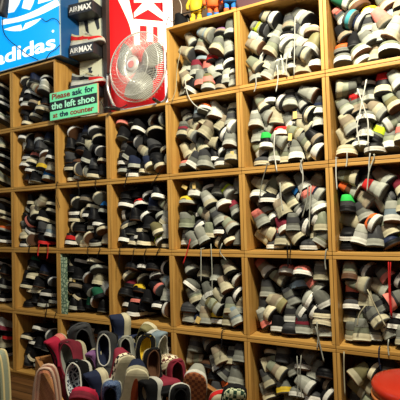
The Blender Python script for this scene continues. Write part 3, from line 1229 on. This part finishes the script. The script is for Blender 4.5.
# ------------------------------------------------------------------ blue lightbox sign
ZT = ZO + H
e = empty('lightbox_sign', (0, 0, ZT + .004), label='big blue lightbox sign with white lettering and a leaf emblem above', cat='sign')
BLUE = glow('blue_acrylic', (8, 146, 222), .88); SIDEB = plain('blue_sheet', (30, 84, 140), .3); SWH = glow('sign_white', (250, 252, 252), .75)
X1 = .578
MB().box((-.55, -.012, 0), (X1, .19, .78), .004).build('cabinet', SIDEB, e)
MB().box((-.545, -.02, .006), (X1 - .006, -.0125, .775), .002).build('face_panel', BLUE, e)
fr = MB()
for lo, hi in (((X1 - .006, -.022, 0), (X1, -.0125, .78)), ((-.55, -.022, 0), (X1 - .006, -.0125, .006))): fr.box(lo, hi)
fr.build('edge_trim', plain('pale_trim', (170, 196, 206), .4), e)
def sgn(px, py): 
    P = at_y(px, py, -.0205); return (P.x, P.z - ZT - .004)
tx0, tz0 = sgn(6, 60.5); tx1, tz1 = sgn(55.5, 48)
text('lettering', 'adidas', SWH, e, tx1 - .70, tx1, .062, .158, -.0215, bold=.0035, extrude=.0012)
def shape(name, polys, mat, y0=-.0225, y1=-.0203):
    m = MB()
    for p in polys: m.prism([sgn(*q) for q in p], y0, y1)
    return m.build(name, mat, e)
def arc(pts, k=5): return [(q.x, q.y) for q in smooth_line([(x, y, 0) for x, y in pts], k)]
# lower bands and leaves of the emblem
up = arc([(4, 29.5), (12, 27), (22, 24.5), (32, 21), (42, 18)]); lo = arc([(42, 18), (35, 24), (27, 28.5), (20, 31), (12, 31), (4, 29.5)])
notch = [(25.5, 23.4), (23.2, 29.6), (21, 24.8)]
shape('emblem', [arc([(4, 29.5), (12, 27), (21, 24.8)]) + [(22.5, 30.2)] + arc([(20, 31), (12, 31), (4, 29.5)])[:-1],
                 [(22.5, 30.2)] + arc([(25.5, 23.6), (32, 21), (42, 18)]) + arc([(42, 18), (35, 24), (27, 28.5), (22.5, 30.2)])[1:-1],
                 arc([(2, 20), (18, 17), (34, 11), (57, -1)]) + arc([(60, 5), (40, 15), (22, 21), (2, 25)]),
                 [(3, 14), (6, 4), (14, -4), (22, -4), (19, 4), (14, 12)], [(22, 8), (24, 0), (27, -6), (36, -6), (33, 4), (30, 10)], [(38, 4), (40, -6), (58, -6), (52, 0)]], SWH)
t = text_mesh('®', .03, .001); oo = obj('trade_mark', t, SWH, e); oo.location = (sgn(52, 33)[0], -.0212, sgn(52, 33)[1]); oo.rotation_euler = (PI / 2, 0, 0)
# wires sagging over the sign
def wire(name, pts, Y, r, mat, lab, cat='cable'):
    m = MB(); m.tube(smooth_line([at_y(x, y, Y) for x, y in pts], 6), r, 7)
    return tag(m.build(name, mat, None, True), lab, cat)
wire('hanging_cable', [(3, 16), (2.5, 24), (4, 33), (9, 40), (15, 45), (24, 52), (30, 56), (38, 60)], -.03, .0035, DARKM, 'thin dark cable sagging across the lettering of the blue sign')
wire('hanging_cable', [(41, 18), (46, 21.5), (52, 18.5), (57, 20), (60, 24)], -.03, .003, DARKM, 'short dark cable looped beside the emblem on the blue sign')
wire('hanging_cable', [(46, 59), (50, 53), (56, 49), (60, 45)], -.03, .003, DARKM, 'dark cable end crossing the lower corner of the blue sign')
# dark lamp head hanging before the sign
P = at_y(1, 4, -.14)
e = empty('spot_lamp', P, (0, .4, 0), label='dark lamp head hanging over the top corner of the blue sign', cat='lamp')
MB().lathe([(.025, .16), (.03, .10), (.05, .05), (.065, -.06), (.066, -.085), (.058, -.085), (.05, -.02)], 28).build('lamp_shade', DARKM, e, True)
MB().tube([(0, 0, .15), (0, 0, .5), (-.1, .15, .62)], .012, 8).build('bracket', DARKM, e, True)

# ------------------------------------------------------------------ green sign
e = empty('counter_sign', (.468, -.03, ZO + .0015), label='green and black sign asking customers to ask for the left shoe', cat='sign')
GREEN = plain('sign_green', (124, 240, 178), .55); SBLK = plain('sign_black', (24, 30, 32), .5); SEDGE = plain('sign_edge', (196, 150, 120), .6)
SW, SH = .472, .212
MB().box((0, .002, 0), (SW, .014, SH), .001).build('board', SEDGE, e)
MB().box((.004, -.001, .004), (SW - .004, .0018, SH - .004)).build('face', GREEN, e)
MB().box((.004, -.002, .071), (SW - .004, -.0011, .143)).build('band', SBLK, e)
INK = {'r': plain('ink_rust', (150, 60, 44), .6), 'k': plain('ink_dark', (22, 50, 74), .6), 'g': plain('ink_green', (176, 255, 214), .6)}
text('lettering', 'Please', INK['r'], e, .028, .212, .160, .058, -.0022, .0008); text('lettering', 'ask', INK['k'], e, .234, .332, .160, .058, -.0022, .0012); text('lettering', 'for', INK['k'], e, .356, .44, .160, .058, -.0022, .0012)
text('lettering', 'the left shoe', INK['g'], e, .022, .446, .084, .07, -.0032, .0012)
text('lettering', 'at', INK['r'], e, .036, .082, .022, .052, -.0022, .0006); text('lettering', 'the', INK['k'], e, .104, .19, .022, .052, -.0022, .001); text('lettering', 'counter', INK['r'], e, .212, .438, .022, .052, -.0022, .0008)

# ------------------------------------------------------------------ display tower with ledges, and the shoes on it
YAW = math.radians(8)
TX, TY = .600, .045
e = empty('display_tower', (TX, TY, ZO + .002), (0, 0, YAW), label='black shoe display tower with lettered ledges between blue and red signs', cat='display stand')
DB = plain('display_black', (38, 38, 42), .45); PALEP = plain('poster_pale', (204, 204, 178), .6); 
LZ = [.213, .52, .835]
MB().box((0, .13, 0), (.232, .145, 1.1)).build('back_panel', PALEP, e)
MB().box((.2325, .10, 0), (.268, .15, 1.1), .003).build('post', plain('post_brown', (44, 34, 30), .5), e)
MB().box((0, .0, 0), (.232, .129, .02), .002).build('base_board', DB, e)
for z in LZ:
    l = MB().box((0, 0, z - .03), (.215, .1295, z + .052), .003).build('ledge', DB, e)
    text('lettering', 'AIR', WHITE, l, .01, .085, z - .012, .058, -.0014, -.0004); text('lettering', 'MAX', WHITE, l, .09, .207, z - .012, .058, -.0014, .0022)
for sx, z, pl in ((.045, .655, [(0, .16), (.035, .17), (.045, .06), (.07, .0), (.055, -.02), (.03, .03), (.02, .07)]), (.14, .655, [(0, .15), (.04, .16), (.05, .07), (.03, .06)]), (.075, .36, [(0, .07), (.04, .075), (.03, .05), (.045, .04), (.012, 0), (-.004, .0), (.01, .05)]), (.17, .32, [(0, .05), (.012, .0), (-.012, 0)])):
    br = MB(); br.prism([(sx + a, z + b) for a, b in pl][::-1], .1275, .1298); br.build('poster_figure', DB, e)
def at_tower(x, y, z): return Vector((TX, TY, ZO + .002)) + Matrix.Rotation(YAW, 3, 'Z') @ Vector((x, y, z))
RT = Matrix.Rotation(YAW, 3, 'Z')
for z, cc, lab in ((LZ[0] + .0525, dict(upper='p', midsole='w', outsole='r', lining='k', laces='e', tongue='e', heel_counter='c', toe_guard='r', side_stripe='k'), 'pale running shoe with red and black trim on the lowest display ledge'),
                   (LZ[1] + .0525, dict(upper='e', midsole='w', outsole='g', lining='c', laces='w', tongue='w', toe_guard='r', side_stripe='r', heel_counter='r'), 'red and white running shoe on the middle display ledge')):
    s, pp = put_shoe('running_shoe', 'R', at_tower(.125, .066, z), (.143, 0, 0), RT @ Matrix.Rotation(0, 3, 'Z'), 1.0, {k: cloth(PAL[v]) for k, v in cc.items()})
    tag(s, lab, 'shoe', 'running shoes set out on the display tower')

# ------------------------------------------------------------------ red lightbox with rotated letters
def deep(px, py, D): return CAM + ray(px, py) * D          # D metres along the camera's axis
BD = 3.40
BL0, BR0 = deep(104, 60, BD), deep(165.2, 60, BD)
BYAW = math.atan2(BR0.y - BL0.y, BR0.x - BL0.x); BW = math.hypot(BR0.x - BL0.x, BR0.y - BL0.y)
e = empty('banner_lightbox', (BL0.x, BL0.y, ZO + .002), (0, 0, BYAW), label='tall red lightbox banner with white sideways letters behind the fan', cat='sign')
RED = glow('red_acrylic', (205, 22, 28), .3); RW = glow('banner_white', (255, 244, 224), .7)
MB().box((0, .0, 0), (BW, .10, 1.2), .003).build('cabinet', plain('banner_case', (150, 24, 26), .5), e)
MB().box((.002, -.004, .002), (BW - .002, -.0005, 1.198)).build('face_panel', RED, e)
BM = (Matrix.Translation((BL0.x, BL0.y, ZO + .002)) @ Matrix.Rotation(BYAW, 4, 'Z'))
def ban(px, py):
    o = BM.inverted() @ CAM; d = BM.to_3x3().inverted() @ ray(px, py); q = o + d * ((-.005 - o.y) / d.y); return (q.x, q.z)
def letter(strokes, nm='lettering'):
    m = MB()
    for p in strokes: m.prism([ban(*q) for q in p][::-1], -.0062, -.0042)
    m.build(nm, RW, e)
letter([[(134, -4), (163, -4), (163, 2.5), (134, 2.5)], [(143, 2.5), (153, 2.5), (164, 14), (164, 20.5), (148, 9.5), (134, 17.5), (134, 12.5)]])
letter([[(134, 19), (163.5, 21.5), (163.5, 27.5), (134, 25)], [(134, 25), (139.8, 25.5), (139.8, 45), (134, 44.5)], [(146.8, 26), (153, 26.5), (153, 42), (146.8, 41.5)], [(157.8, 27), (163.5, 27.5), (163.5, 46), (157.8, 45.6)]])
letter([arc([(115, -6), (122, 8), (129, 24), (132, 36)], 4) + arc([(137, 36), (134, 22), (130, 4), (127.5, -6)], 4)], 'swoosh')
# lit tube standing between the banner and the cubbies
q = deep(168, 20, BD - .08)
e = empty('tube_lamp', (q.x, q.y, ZO + .002), label='upright white glowing tube lamp between the red banner and the cubbies', cat='lamp')
MB().lathe([(.02, .0), (.04, .002), (.04, .04), (.02, .045)], 20).build('base', plain('lamp_white', (220, 214, 206), .5), e, True)
MB().lathe([(.02, .0455), (.036, .05), (.036, 1.15), (.02, 1.155)], 20).build('tube', glow('tube_glow', (255, 236, 226), 2.2), e, True)

# ------------------------------------------------------------------ fan
FC = at_y(137.2, 67, .02); R = .236
e = empty('floor_fan', (FC.x, .02, ZO + .001), label='large chrome wire-guard fan standing on the cubbies before the red banner', cat='fan')
hz = FC.z - ZO - .001
g1 = MB(); g2 = MB()
N = 104
for i in range(N):
    a = 2 * PI * i / N; c, s = math.cos(a), math.sin(a); tw = .22
    def sp(r, y, k): 
        b = a + tw * k; return (r * math.cos(b), y, hz + r * math.sin(b))
    g1.tube([sp(.055, -.062, 0), sp(.12, -.06, .25), sp(.19, -.045, .6), sp(R - .012, -.018, .9), sp(R, 0, 1)], .0014, 4)
    if i % 2 == 0: g2.tube([sp(.07, .09, 0), sp(.16, .085, 0), sp(R - .012, .05, 0), sp(R, .004, 0)], .0011, 4)
def ring(m, r, y, t, n=64): m.tube([(r * math.cos(2 * PI * k / n), y, hz + r * math.sin(2 * PI * k / n)) for k in range(n)], t, 6, closed=True)
ring(g1, R, 0, .0035); ring(g1, .055, -.062, .003); ring(g1, .13, -.0585, .0016); ring(g1, .2, -.041, .0016)
ring(g2, R, .006, .0035); ring(g2, .16, .085, .0016); ring(g2, .07, .09, .003)
g1.build('front_guard', CHROME, e, True); g2.build('rear_guard', CHROME, e, True)
m = MB(); m.lathe([(.0, -.068), (.035, -.067), (.05, -.063), (.053, -.058), (.04, -.055)], 32, (0, 0, hz), 'y')
m.v = [Vector((v.x, 2 * 0 - (v.y) * 1, v.z)) if False else Vector((v.x, -v.y, v.z)) for v in m.v]
hub = m.build('hub_badge', plain('badge_silver', (214, 206, 200), .35, .3), e, True)
m = MB(); m.lathe([(.0005, -.0684), (.024, -.0684), (.024, -.0692), (.0005, -.0694)], 24, (0, 0, hz), 'y'); m.v = [Vector((v.x, -v.y, v.z)) for v in m.v]; m.build('emblem', plain('badge_pink', (206, 130, 126), .5), hub)
BL = plain('fan_blade', (160, 163, 150), .35, .45)
for b in range(3):
    vs, fs = [], []
    nr, nt = 8, 7
    for i in range(nr):
        r = .035 + (.215 - .035) * i / (nr - 1); span = .55 + .45 * math.sin(PI * min(1, .18 + .82 * i / (nr - 1)))
        for k in range(nt):
            t = k / (nt - 1) - .5; a = b * 2 * PI / 3 + .75 + t * span * 1.5 - .35 * i / (nr - 1)
            vs.append((r * math.cos(a), .02 + t * .055 * (.6 + .4 * r / .2), hz + r * math.sin(a)))
    for th in (0, 1):
        for i in range(nr - 1):
            for k in range(nt - 1):
                q = i * nt + k + th * nr * nt; f = (q, q + 1, q + nt + 1, q + nt); fs.append(f if th else f[::-1])
    vs += [(x, y + .002, z) for x, y, z in vs]
    obj('blade', mesh('blade', vs, fs, True), BL, e)
m = MB(); m.lathe([(.03, 0), (.034, .02), (.034, .05)], 24, (0, 0, hz), 'y'); m.v = [Vector((v.x, -v.y, v.z)) for v in m.v]; m.build('blade_hub', DARKM, e, True)
m = MB(); m.lathe([(.03, .055), (.062, .065), (.066, .12), (.055, .165), (.02, .175)], 28, (0, 0, hz), 'y'); m.v = [Vector((v.x, -v.y, v.z)) for v in m.v]; m.build('motor_housing', DARKM, e, True)
st = MB(); st.tube(smooth_line([(-R - .03, .01, hz), (-R - .034, .015, hz * .6), (-R + .02, .02, .04), (-R + .08, .03, .014), (0, .04, .014), (R - .08, .03, .014), (R - .02, .02, .04), (R + .012, .015, hz * .6), (R + .01, .01, hz)], 6), .0105, 10)
st.build('stand_tube', STEEL, e, True)
ft = MB(); ft.tube(smooth_line([(-R + .03, -.085, .013), (-R + .06, .03, .016), (-R + .03, .12, .013)], 5), .011, 8); ft.build('foot', BLACKP, e, True)
ft = MB(); ft.tube(smooth_line([(R - .05, -.085, .013), (R - .08, .03, .016), (R - .05, .10, .013)], 5), .011, 8); ft.build('foot', BLACKP, e, True)
for sx in (-1, 1):
    m = MB(); m.tube([(sx * (R - .002), .01, hz), (-R - .034 if sx < 0 else R + .018, .01, hz)], .008, 8); m.build('pivot', DARKM, e, True)
# things on the cubby tops
def toy(x, Y, leg, boot, body, lab):
    P = at_y(x, 5, Y); P.z = ZT + .001
    e = empty('toy_figure', P, (0, 0, .4), label=lab, cat='toy', group='small plastic figures on top of the cubbies')
    e.scale = (1.3,) * 3
    for s in (-1, 1):
        MB().tube([(s * .016, 0, .02), (s * .015, 0, .055)], .011, 10).build('leg', cloth(PAL[leg], 'rubber'), e, True)
        b = MB(); b.box((s * .017 - .013, -.03, 0), (s * .017 + .013, .014, .022), .008); b.build('boot', cloth(PAL[boot], 'rubber'), e, True)
    MB().lathe([(.022, .052), (.031, .06), (.032, .09), (.026, .125), (.012, .135)], 18).build('body', cloth(PAL[body], 'rubber'), e, True)
    for s in (-1, 1): MB().tube([(s * .03, 0, .12), (s * .043, -.006, .09), (s * .04, -.02, .065)], .008, 8).build('arm', cloth(PAL[body], 'rubber'), e, True)
    MB().lathe([(.008, .135), (.03, .145), (.034, .165), (.028, .19), (.01, .2)], 18).build('head', cloth(PAL[leg], 'rubber'), e, True)
toy(196, .06, 'y', 'y', 'y', 'yellow plastic toy figure on top of the cubby beside the fan')
toy(213, .06, 'a', 'b', 'a', 'orange plastic toy figure with blue boots on the cubby top')
toy(230, .06, 'b', 'a', 'b', 'blue plastic toy figure with orange boots on the cubby top')
P = at_y(205, 4, .25)
e = empty('storage_carton', (1.80, .16, ZT + .001), label='dull purple-brown carton behind the toy figures on the cubby top', cat='box')
MB().box((.0, .0, 0), (.42, .23, .3), .003).build('body', plain('carton_brown', (84, 54, 60), .8), e)
MB().box((.0, .095, .3005), (.42, .135, .302)).build('tape', plain('tape_tan', (150, 120, 90), .4), e)
P = at_y(182, 20, .09)
s, pp = put_shoe('skate_shoe', 'K', (1.575, .035, ZT + .0015), (.02, 0, 0), Matrix.Rotation(1.25, 3, 'Z'), .9, {k: cloth(PAL[v]) for k, v in dict(upper='k', midsole='k', outsole='k', lining='c', laces='w', tongue='k', side_stripe='w').items()})
tag(s, 'black skate shoe lying on the cubby top beside the toy figures', 'shoe')
wire('power_cable', [(166, 26), (168.5, 17), (172.5, 22), (180, 15), (190, 12), (200, 9), (208, 2), (211, -4)], .03, .0035, BLACKP, 'black power cable trailing over the cubby top beside the toy figures')
wire('power_cable', [(101, 101), (105, 108), (112, 106), (120, 108), (127, 105)], .01, .004, BLACKP, 'black fan cable coiled at the foot of the fan')
wire('power_cable', [(176, -6), (181, 4), (181, 14), (177, 19)], .10, .003, plain('cable_grey', (186, 176, 160), .5), 'pale cable looping down beside the lit banner edge')
# patterned paper lining one side of a cubby
e = MB(); e.box((.5 + T + .001, .004, ZO - 3 * H + T + .002), (.5 + T + .006, .4, ZO - 2 * H - T - .004))
o = e.build('patterned_paper', leafy('paper_pattern', (84, 110, 92), (166, 186, 156), 34)); tag(o, 'pale green patterned paper lining the side of a green-sign column cubby', 'paper')
sh = MB(); sh.box((.5 + T + .007, .004, ZO - 3 * H + T + .002), (.5 + T + .06, .012, ZO - 2 * H - T - .03)); 
o = sh.build('patterned_card', leafy('card_pattern', (84, 110, 92), (166, 186, 156), 34)); tag(o, 'narrow pale green patterned strip at the edge of a green-sign column cubby', 'paper')

# ------------------------------------------------------------------ crate of slip-ons
P0 = Vector((1.35, -.944, 0)); U = Vector((.84, -.5426, 0)).normalized(); V2 = Vector((-U.y, U.x, 0))
CA = math.atan2(U.y, U.x); CZ = ZO - 1.366; CL, CWd = 1.05, .515
e = empty('wooden_crate', P0, (0, 0, CA), label='pale wooden crate heaped with slip-on shoes before the lower cubbies', cat='crate')
for nm, lo, hi in (('side_board', (0, 0, 0.02), (CL, .02, CZ)), ('side_board', (0, CWd - .02, .02), (CL, CWd, CZ)), ('end_board', (0, .021, .02), (.02, CWd - .021, CZ)), ('end_board', (CL - .02, .021, .02), (CL, CWd - .021, CZ)), ('bottom_board', (.021, .021, .02), (CL - .021, CWd - .021, .04))):
    MB().box(lo, hi, .003).build(nm, CRATE_W, e)
for a in (.03, CL - .07):
    for b in (.03, CWd - .07): MB().box((a, b, 0), (a + .04, b + .04, .0195)).build('foot', CRATE_W, e)
def crate_pt(px, py, D):
    d = ray(px, py); P = CAM + d * D
    def on(n, k): return CAM + d * ((P0 + n * k - CAM).dot(n) / d.dot(n))
    w = (P - P0).dot(V2)
    if w > CWd - .065: P = on(V2, CWd - .065)
    elif w < .06: P = on(V2, .06)
    if (P - P0).dot(U) < .06: P = on(U, .06)
    return P
VR = Vector((.876, .482, 0)); VU = Vector((0, 0, 1)); VV = Vector((.482, -.876, 0))
CKB = checker('checker_brown', (90, 46, 40), (226, 214, 184), 62); CKK = checker('checker_black', (24, 24, 26), (224, 212, 180), 62); CKG = checker('checker_green', (30, 60, 46), (190, 196, 160), 62)
WAF = checker('waffle_gum', (150, 88, 50), (104, 54, 32), 90); NAVP = leafy('navy_print', (190, 200, 204), (30, 38, 56), 75); STR = leafy('denim_print', (92, 110, 140), (40, 58, 96), 120)
def C(k): return k if not isinstance(k, str) else cloth(PAL[k])
SLIPS = [
    (53, 352, 1.95, (.25, -1, -.1), (-.7, .2, .6), 'z', 'i', 'm', 'e', 'k', 1.0, 'crimson slip-on shoe standing heel-up at the back corner of the crate'),
    (84, 345, 2.0, (.25, -1, .1), (.35, .2, .9), 'c', 'c', 'k', 'k', 'c', 1.35, 'large charcoal leather slip-on shoe at the back of the crate'),
    (73, 362, 1.8, (.2, -1, .5), (-.25, .45, 1), 'm', 'e', 'g', 'e', 'm', 1.2, 'maroon slip-on shoe with cream sole edge and grey lining, heel-up'),
    (107, 352, 1.85, (0, -1, .45), (-.1, .45, 1), 'c', 'k', 'n', 'k', 'w', 1.12, 'charcoal slip-on shoe with white-piped open collar facing out'),
    (121, 330, 1.95, (-.1, -1, -.1), (-.9, .1, .45), 'n', 'e', 'n', 'e', 'n', 1.0, 'navy slip-on shoe with thick cream sole standing highest in the crate'),
    (145, 338, 1.9, (-.4, -1, -.2), (-.2, .35, 1), 'o', 'e', 'c', 'e', 'o', .9, 'olive slip-on shoe with cream sole behind the yellow-lined shoe'),
    (133, 343, 1.9, (-1, -.1, .15), (0, .6, .8), 'n', 's', 'c', 'e', 'n', .95, 'navy slip-on shoe with light-blue sole lying sideways across the crate'),
    (163, 347, 1.85, (.1, -1, 0), (.75, .15, .65), 's', 'w', 'p', 'w', 'w', 1.0, 'light-blue slip-on shoe with white sole standing heel-up in the crate'),
    (146, 352, 1.75, (-.1, -1, .45), (.15, .45, 1), 'k', 'e', 'y', 'e', 'k', .95, 'black slip-on shoe with yellow lining in the middle of the crate'),
    (170, 362, 1.75, (.3, .3, .9), (-.2, 1, -.1), CKB, 'e', 'c', 'e', 'e', .85, 'brown and white checkered slip-on shoe with its toe facing out'),
    (121, 371, 1.65, (-.25, -1, -.1), (-.55, .1, -.8), 'm', CKK, 'c', 'e', 'm', 1.0, 'maroon slip-on shoe with black checkered sole edge and cream outsole out'),
    (135, 385, 1.58, (-.15, -1, -.15), (-.15, .1, -1), 'n', 'e', 'c', 'e', 'n', 1.05, 'cream-bottomed navy slip-on shoe with long rust stripe along its outsole'),
    (153, 366, 1.7, (0, -1, .45), (.25, .45, .9), 'k', 'e', 'u', 'e', 'u', .92, 'black slip-on shoe with brown lining beside the brown checkered shoe'),
    (167, 387, 1.6, (.3, .35, .9), (0, 1, -.2), 'm', 'k', 'c', 'k', 'm', 1.05, 'plum slip-on shoe with black sole, toe facing out'),
    (197, 388, 1.6, (-.1, -1, -.15), (.15, .1, -1), 'p', 'w', 'c', WAF, 'p', 1.0, 'slip-on shoe showing a brown waffle outsole with wide white rim'),
    (180, 377, 1.7, (.1, -1, .4), (.2, .4, 1), 'm', 'e', 'u', 'e', 'm', .95, 'plum slip-on shoe with cream sole edge behind the brown waffle outsole'),
    (225, 402, 1.5, (0, 1, .25), (.1, -.25, 1), 'e', 'r', 'c', 'e', 'r', .72, 'cream slip-on shoe with red sole edge beside the green checkered shoe'),
    (243, 402, 1.45, (.1, 1, .25), (-.1, -.25, 1), CKG, 'k', 'c', 'k', 'k', .72, 'dark-green checkered slip-on shoe at the front end of the crate'),
    (74, 384, 1.65, (.1, -1, .5), (-.1, .5, 1), 'k', 'w', NAVP, 'w', 'w', 1.15, 'black slip-on shoe with navy patterned lining and white edge, heel-up'),
    (76, 401, 1.5, (0, .5, .8), (.05, 1, -.4), 'z', 'm', 'c', 'm', 'z', .8, 'crimson slip-on shoe toe resting in the patterned shoe'),
    (99, 388, 1.65, (.1, -1, 0), (-.8, .05, .5), 'n', 'e', 'c', 'e', 'n', .95, 'navy slip-on shoe with cream sole turned to the patterned shoe'),
    (112, 398, 1.6, (0, -1, .1), (.1, .15, 1), STR, 'w', 'n', 'w', 'n', .9, 'blue denim slip-on shoe below the checkered-edged shoe'),
    (96, 364, 1.85, (.1, -1, 0), (-.4, .2, .8), 'v', 'e', 'p', 'e', 'v', .85, 'purple slip-on shoe squeezed behind the white-piped charcoal shoe'),
    (127, 352, 1.85, (.1, -1, .4), (.1, .4, 1), 'p', 'e', 'c', 'e', 'p', .9, 'pale-grey slip-on shoe wedged under the navy sideways shoe'),
    (181, 404, 1.5, (0, -1, .3), (.1, .3, 1), 'k', 'w', 'c', 'w', 'k', .9, 'black slip-on shoe beside the plum toe at the crate front'),
    (150, 397, 1.55, (-.1, -1, .1), (-.6, .1, .7), 'k', 'w', 'c', 'w', 'k', .9, 'black slip-on shoe with white sole stripe beside the rust-striped outsole'),
]
for px, py, w, toe, upv, up_, mid, lin_, outs, pip, sc, lab in SLIPS:
    P = crate_pt(px, py, w)
    tv = lambda v: VR * v[0] + VU * v[1] + VV * v[2]
    td, ud = tv(toe), tv(upv)
    lc = (.075, 0, .035) if toe[1] < -.8 else (.225, 0, .035) if toe[2] > .8 or toe[1] > .8 else (.13, 0, .035)
    ext = (EXT['S'] - np.array(lc)) @ np.array(frame(td, ud)).T * sc * .95 + np.array(P - P0)
    for ax, l0, l1 in ((U, .023, CL - .023), (V2, .023, CWd - .023), (Vector((0, 0, 1)), .042, 9)):
        p = ext @ np.array(ax); e0, e1 = float(p.min()), float(p.max())
        if e0 < l0: P = P + ax * (l0 - e0)
        elif e1 > l1: P = P - ax * min(e1 - l1, e0 - l0)
    s, pp = put_shoe('slip_on_shoe', 'S', P, lc, frame(td, ud), sc * .95, {'upper': C(up_), 'midsole': C(mid), 'lining': C(lin_), 'outsole': C(outs), 'piping': C(pip)})
    tag(s, lab, 'shoe', 'slip-on shoes heaped in the crate')
    if 'rust stripe' in lab:
        m = MB(); n = 20
        m.add([(.085 + .055 * math.cos(2 * PI * k / n), .013 * math.sin(2 * PI * k / n), zz) for zz in (-.0012, .0005) for k in range(n)], [tuple(range(n)), tuple(range(2 * n - 1, n - 1, -1))] + [(k, k + n, (k + 1) % n + n, (k + 1) % n) for k in range(n)])
        m.build('sole_stripe', cloth((140, 62, 36), 'rubber'), s)

# ------------------------------------------------------------------ red stool
P = at_z(421, 384, ZO - 1.40)
e = empty('round_stool', (P.x, P.y, 0), label='round stool with glossy red seat before the bottom-row cubbies', cat='stool')
sz = ZO - 1.40; R = .175
REDV = plain('red_vinyl', (178, 44, 26), .25, 0, .5)
MB().lathe([(.01, sz - .045), (R - .012, sz - .045), (R, sz - .035), (R + .002, sz - .012), (R - .006, sz), (R - .03, sz + .006), (.02, sz + .012)], 48).build('seat', REDV, e, True)
m = MB(); m.lathe([(R - .004, sz - .062), (R + .003, sz - .062), (R + .004, sz - .0455), (R - .004, sz - .0455)], 48); m.build('seat_band', plain('tan_band', (180, 110, 60), .5), e, True)
for k in range(4):
    a = PI / 4 + k * PI / 2
    m = MB(); m.tube([(math.cos(a) * (R - .04), math.sin(a) * (R - .04), sz - .046), (math.cos(a) * (R + .01), math.sin(a) * (R + .01), 0)], .014, 10); m.build('leg', DARKM, e, True)
m = MB(); m.tube([((R - .012) * math.cos(2 * PI * k / 40), (R - .012) * math.sin(2 * PI * k / 40), .18) for k in range(40)], .008, 8, closed=True); m.build('foot_ring', DARKM, e, True)

# ------------------------------------------------------------------ clear plastic bags at the lower corner
def bag(px, py, Dd, w, h, d, mat, rimm, lab, yaw):
    P = deep(px, py, Dd)
    if Dd < 1.85: d_ = ray(px, py); P = CAM + d_ * ((P0 - V2 * .058 - CAM).dot(V2) / d_.dot(V2))
    e = empty('plastic_bag', (P.x, P.y, 0), (0, 0, yaw), label=lab, cat='bag')
    hh = P.z
    prof = lambda t: (w / 2 * math.copysign(abs(math.cos(t)) ** .55, math.cos(t)), hh * abs(math.sin(t)) ** .45)
    arc_ = [prof(PI * k / 24) for k in range(25)]
    vs, fs = [], []
    layers = [(-d / 2, .86), (-d / 2 * .6, 1), (d / 2 * .6, 1), (d / 2, .86)]
    for y, s in layers: vs += [(x * s, y, max(.001, z * (s * .1 + .9 if z > .05 else 1))) for x, z in arc_]
    n = 25
    for i in range(3):
        for k in range(n - 1): fs.append((i * n + k, i * n + k + 1, (i + 1) * n + k + 1, (i + 1) * n + k))
    fs.append(tuple(range(n))); fs.append(tuple(reversed(range(3 * n, 4 * n)))); fs += [(i * n, (i + 1) * n, (i + 1) * n + n - 1, i * n + n - 1) for i in range(3)]
    obj('body', mesh('body', vs, fs, True), mat, e)
    m = MB(); m.tube([(x, -d / 2 * .6, max(.006, z)) for x, z in arc_], .005, 6); m.tube([(x, d / 2 * .6, max(.006, z)) for x, z in arc_], .005, 6); m.build('rim', rimm, e, True)
def film(name, rgb, alpha):
    m, n, l, b = base(name, .2, .5); b.inputs['Base Color'].default_value = (*lin(rgb), 1); b.inputs['Alpha'].default_value = alpha
    return m
bag(46.5, 366.5, 1.72, .09, .4, .05, film('pink_film', (190, 120, 100), .3), plain('rim_pink', (190, 160, 140), .4), 'clear pinkish plastic shoe bag with pale rim before the crate corner', .5)
bag(-2, 351, 1.9, .085, .4, .08, film('sage_film', (150, 160, 140), .85), plain('rim_cream', (206, 190, 140), .5), 'pale sage bag with cream piping cut by the frame edge', .4)

# ------------------------------------------------------------------ light
def area(name, loc, tgt, size, energy, col, shape='RECTANGLE', sy=None):
    L = bpy.data.lights.new(name, 'AREA'); L.energy = energy; L.color = col; L.size = size; L.shape = shape if sy else 'SQUARE'
    if sy: L.size_y = sy
    o = bpy.data.objects.new(name, L); COL.objects.link(o); o.location = loc
    o.rotation_euler = (Vector(tgt) - Vector(loc)).to_track_quat('-Z', 'Y').to_euler(); return o
area('ceiling_lamp', (2.85, -1.25, ZO + 1.25), (2.3, .1, ZO + .1), .35, 140, (1, .92, .72))
area('shop_daylight', (-.1, -1.2, ZO + 1.0), (.4, 0, ZO + .1), .6, 8, (.68, .84, 1))
area('shop_lamp', (1.3, -2.9, ZO + .9), (1.5, -.6, ZO - 1.3), .9, 13, (1, .92, .8))  # added fill light without a seen source, brightens the crate of slip-ons
wd = bpy.data.worlds.new('room_air'); SC.world = wd; wd.use_nodes = True
wd.node_tree.nodes['Background'].inputs[0].default_value = (.9, .85, .78, 1); wd.node_tree.nodes['Background'].inputs[1].default_value = .07
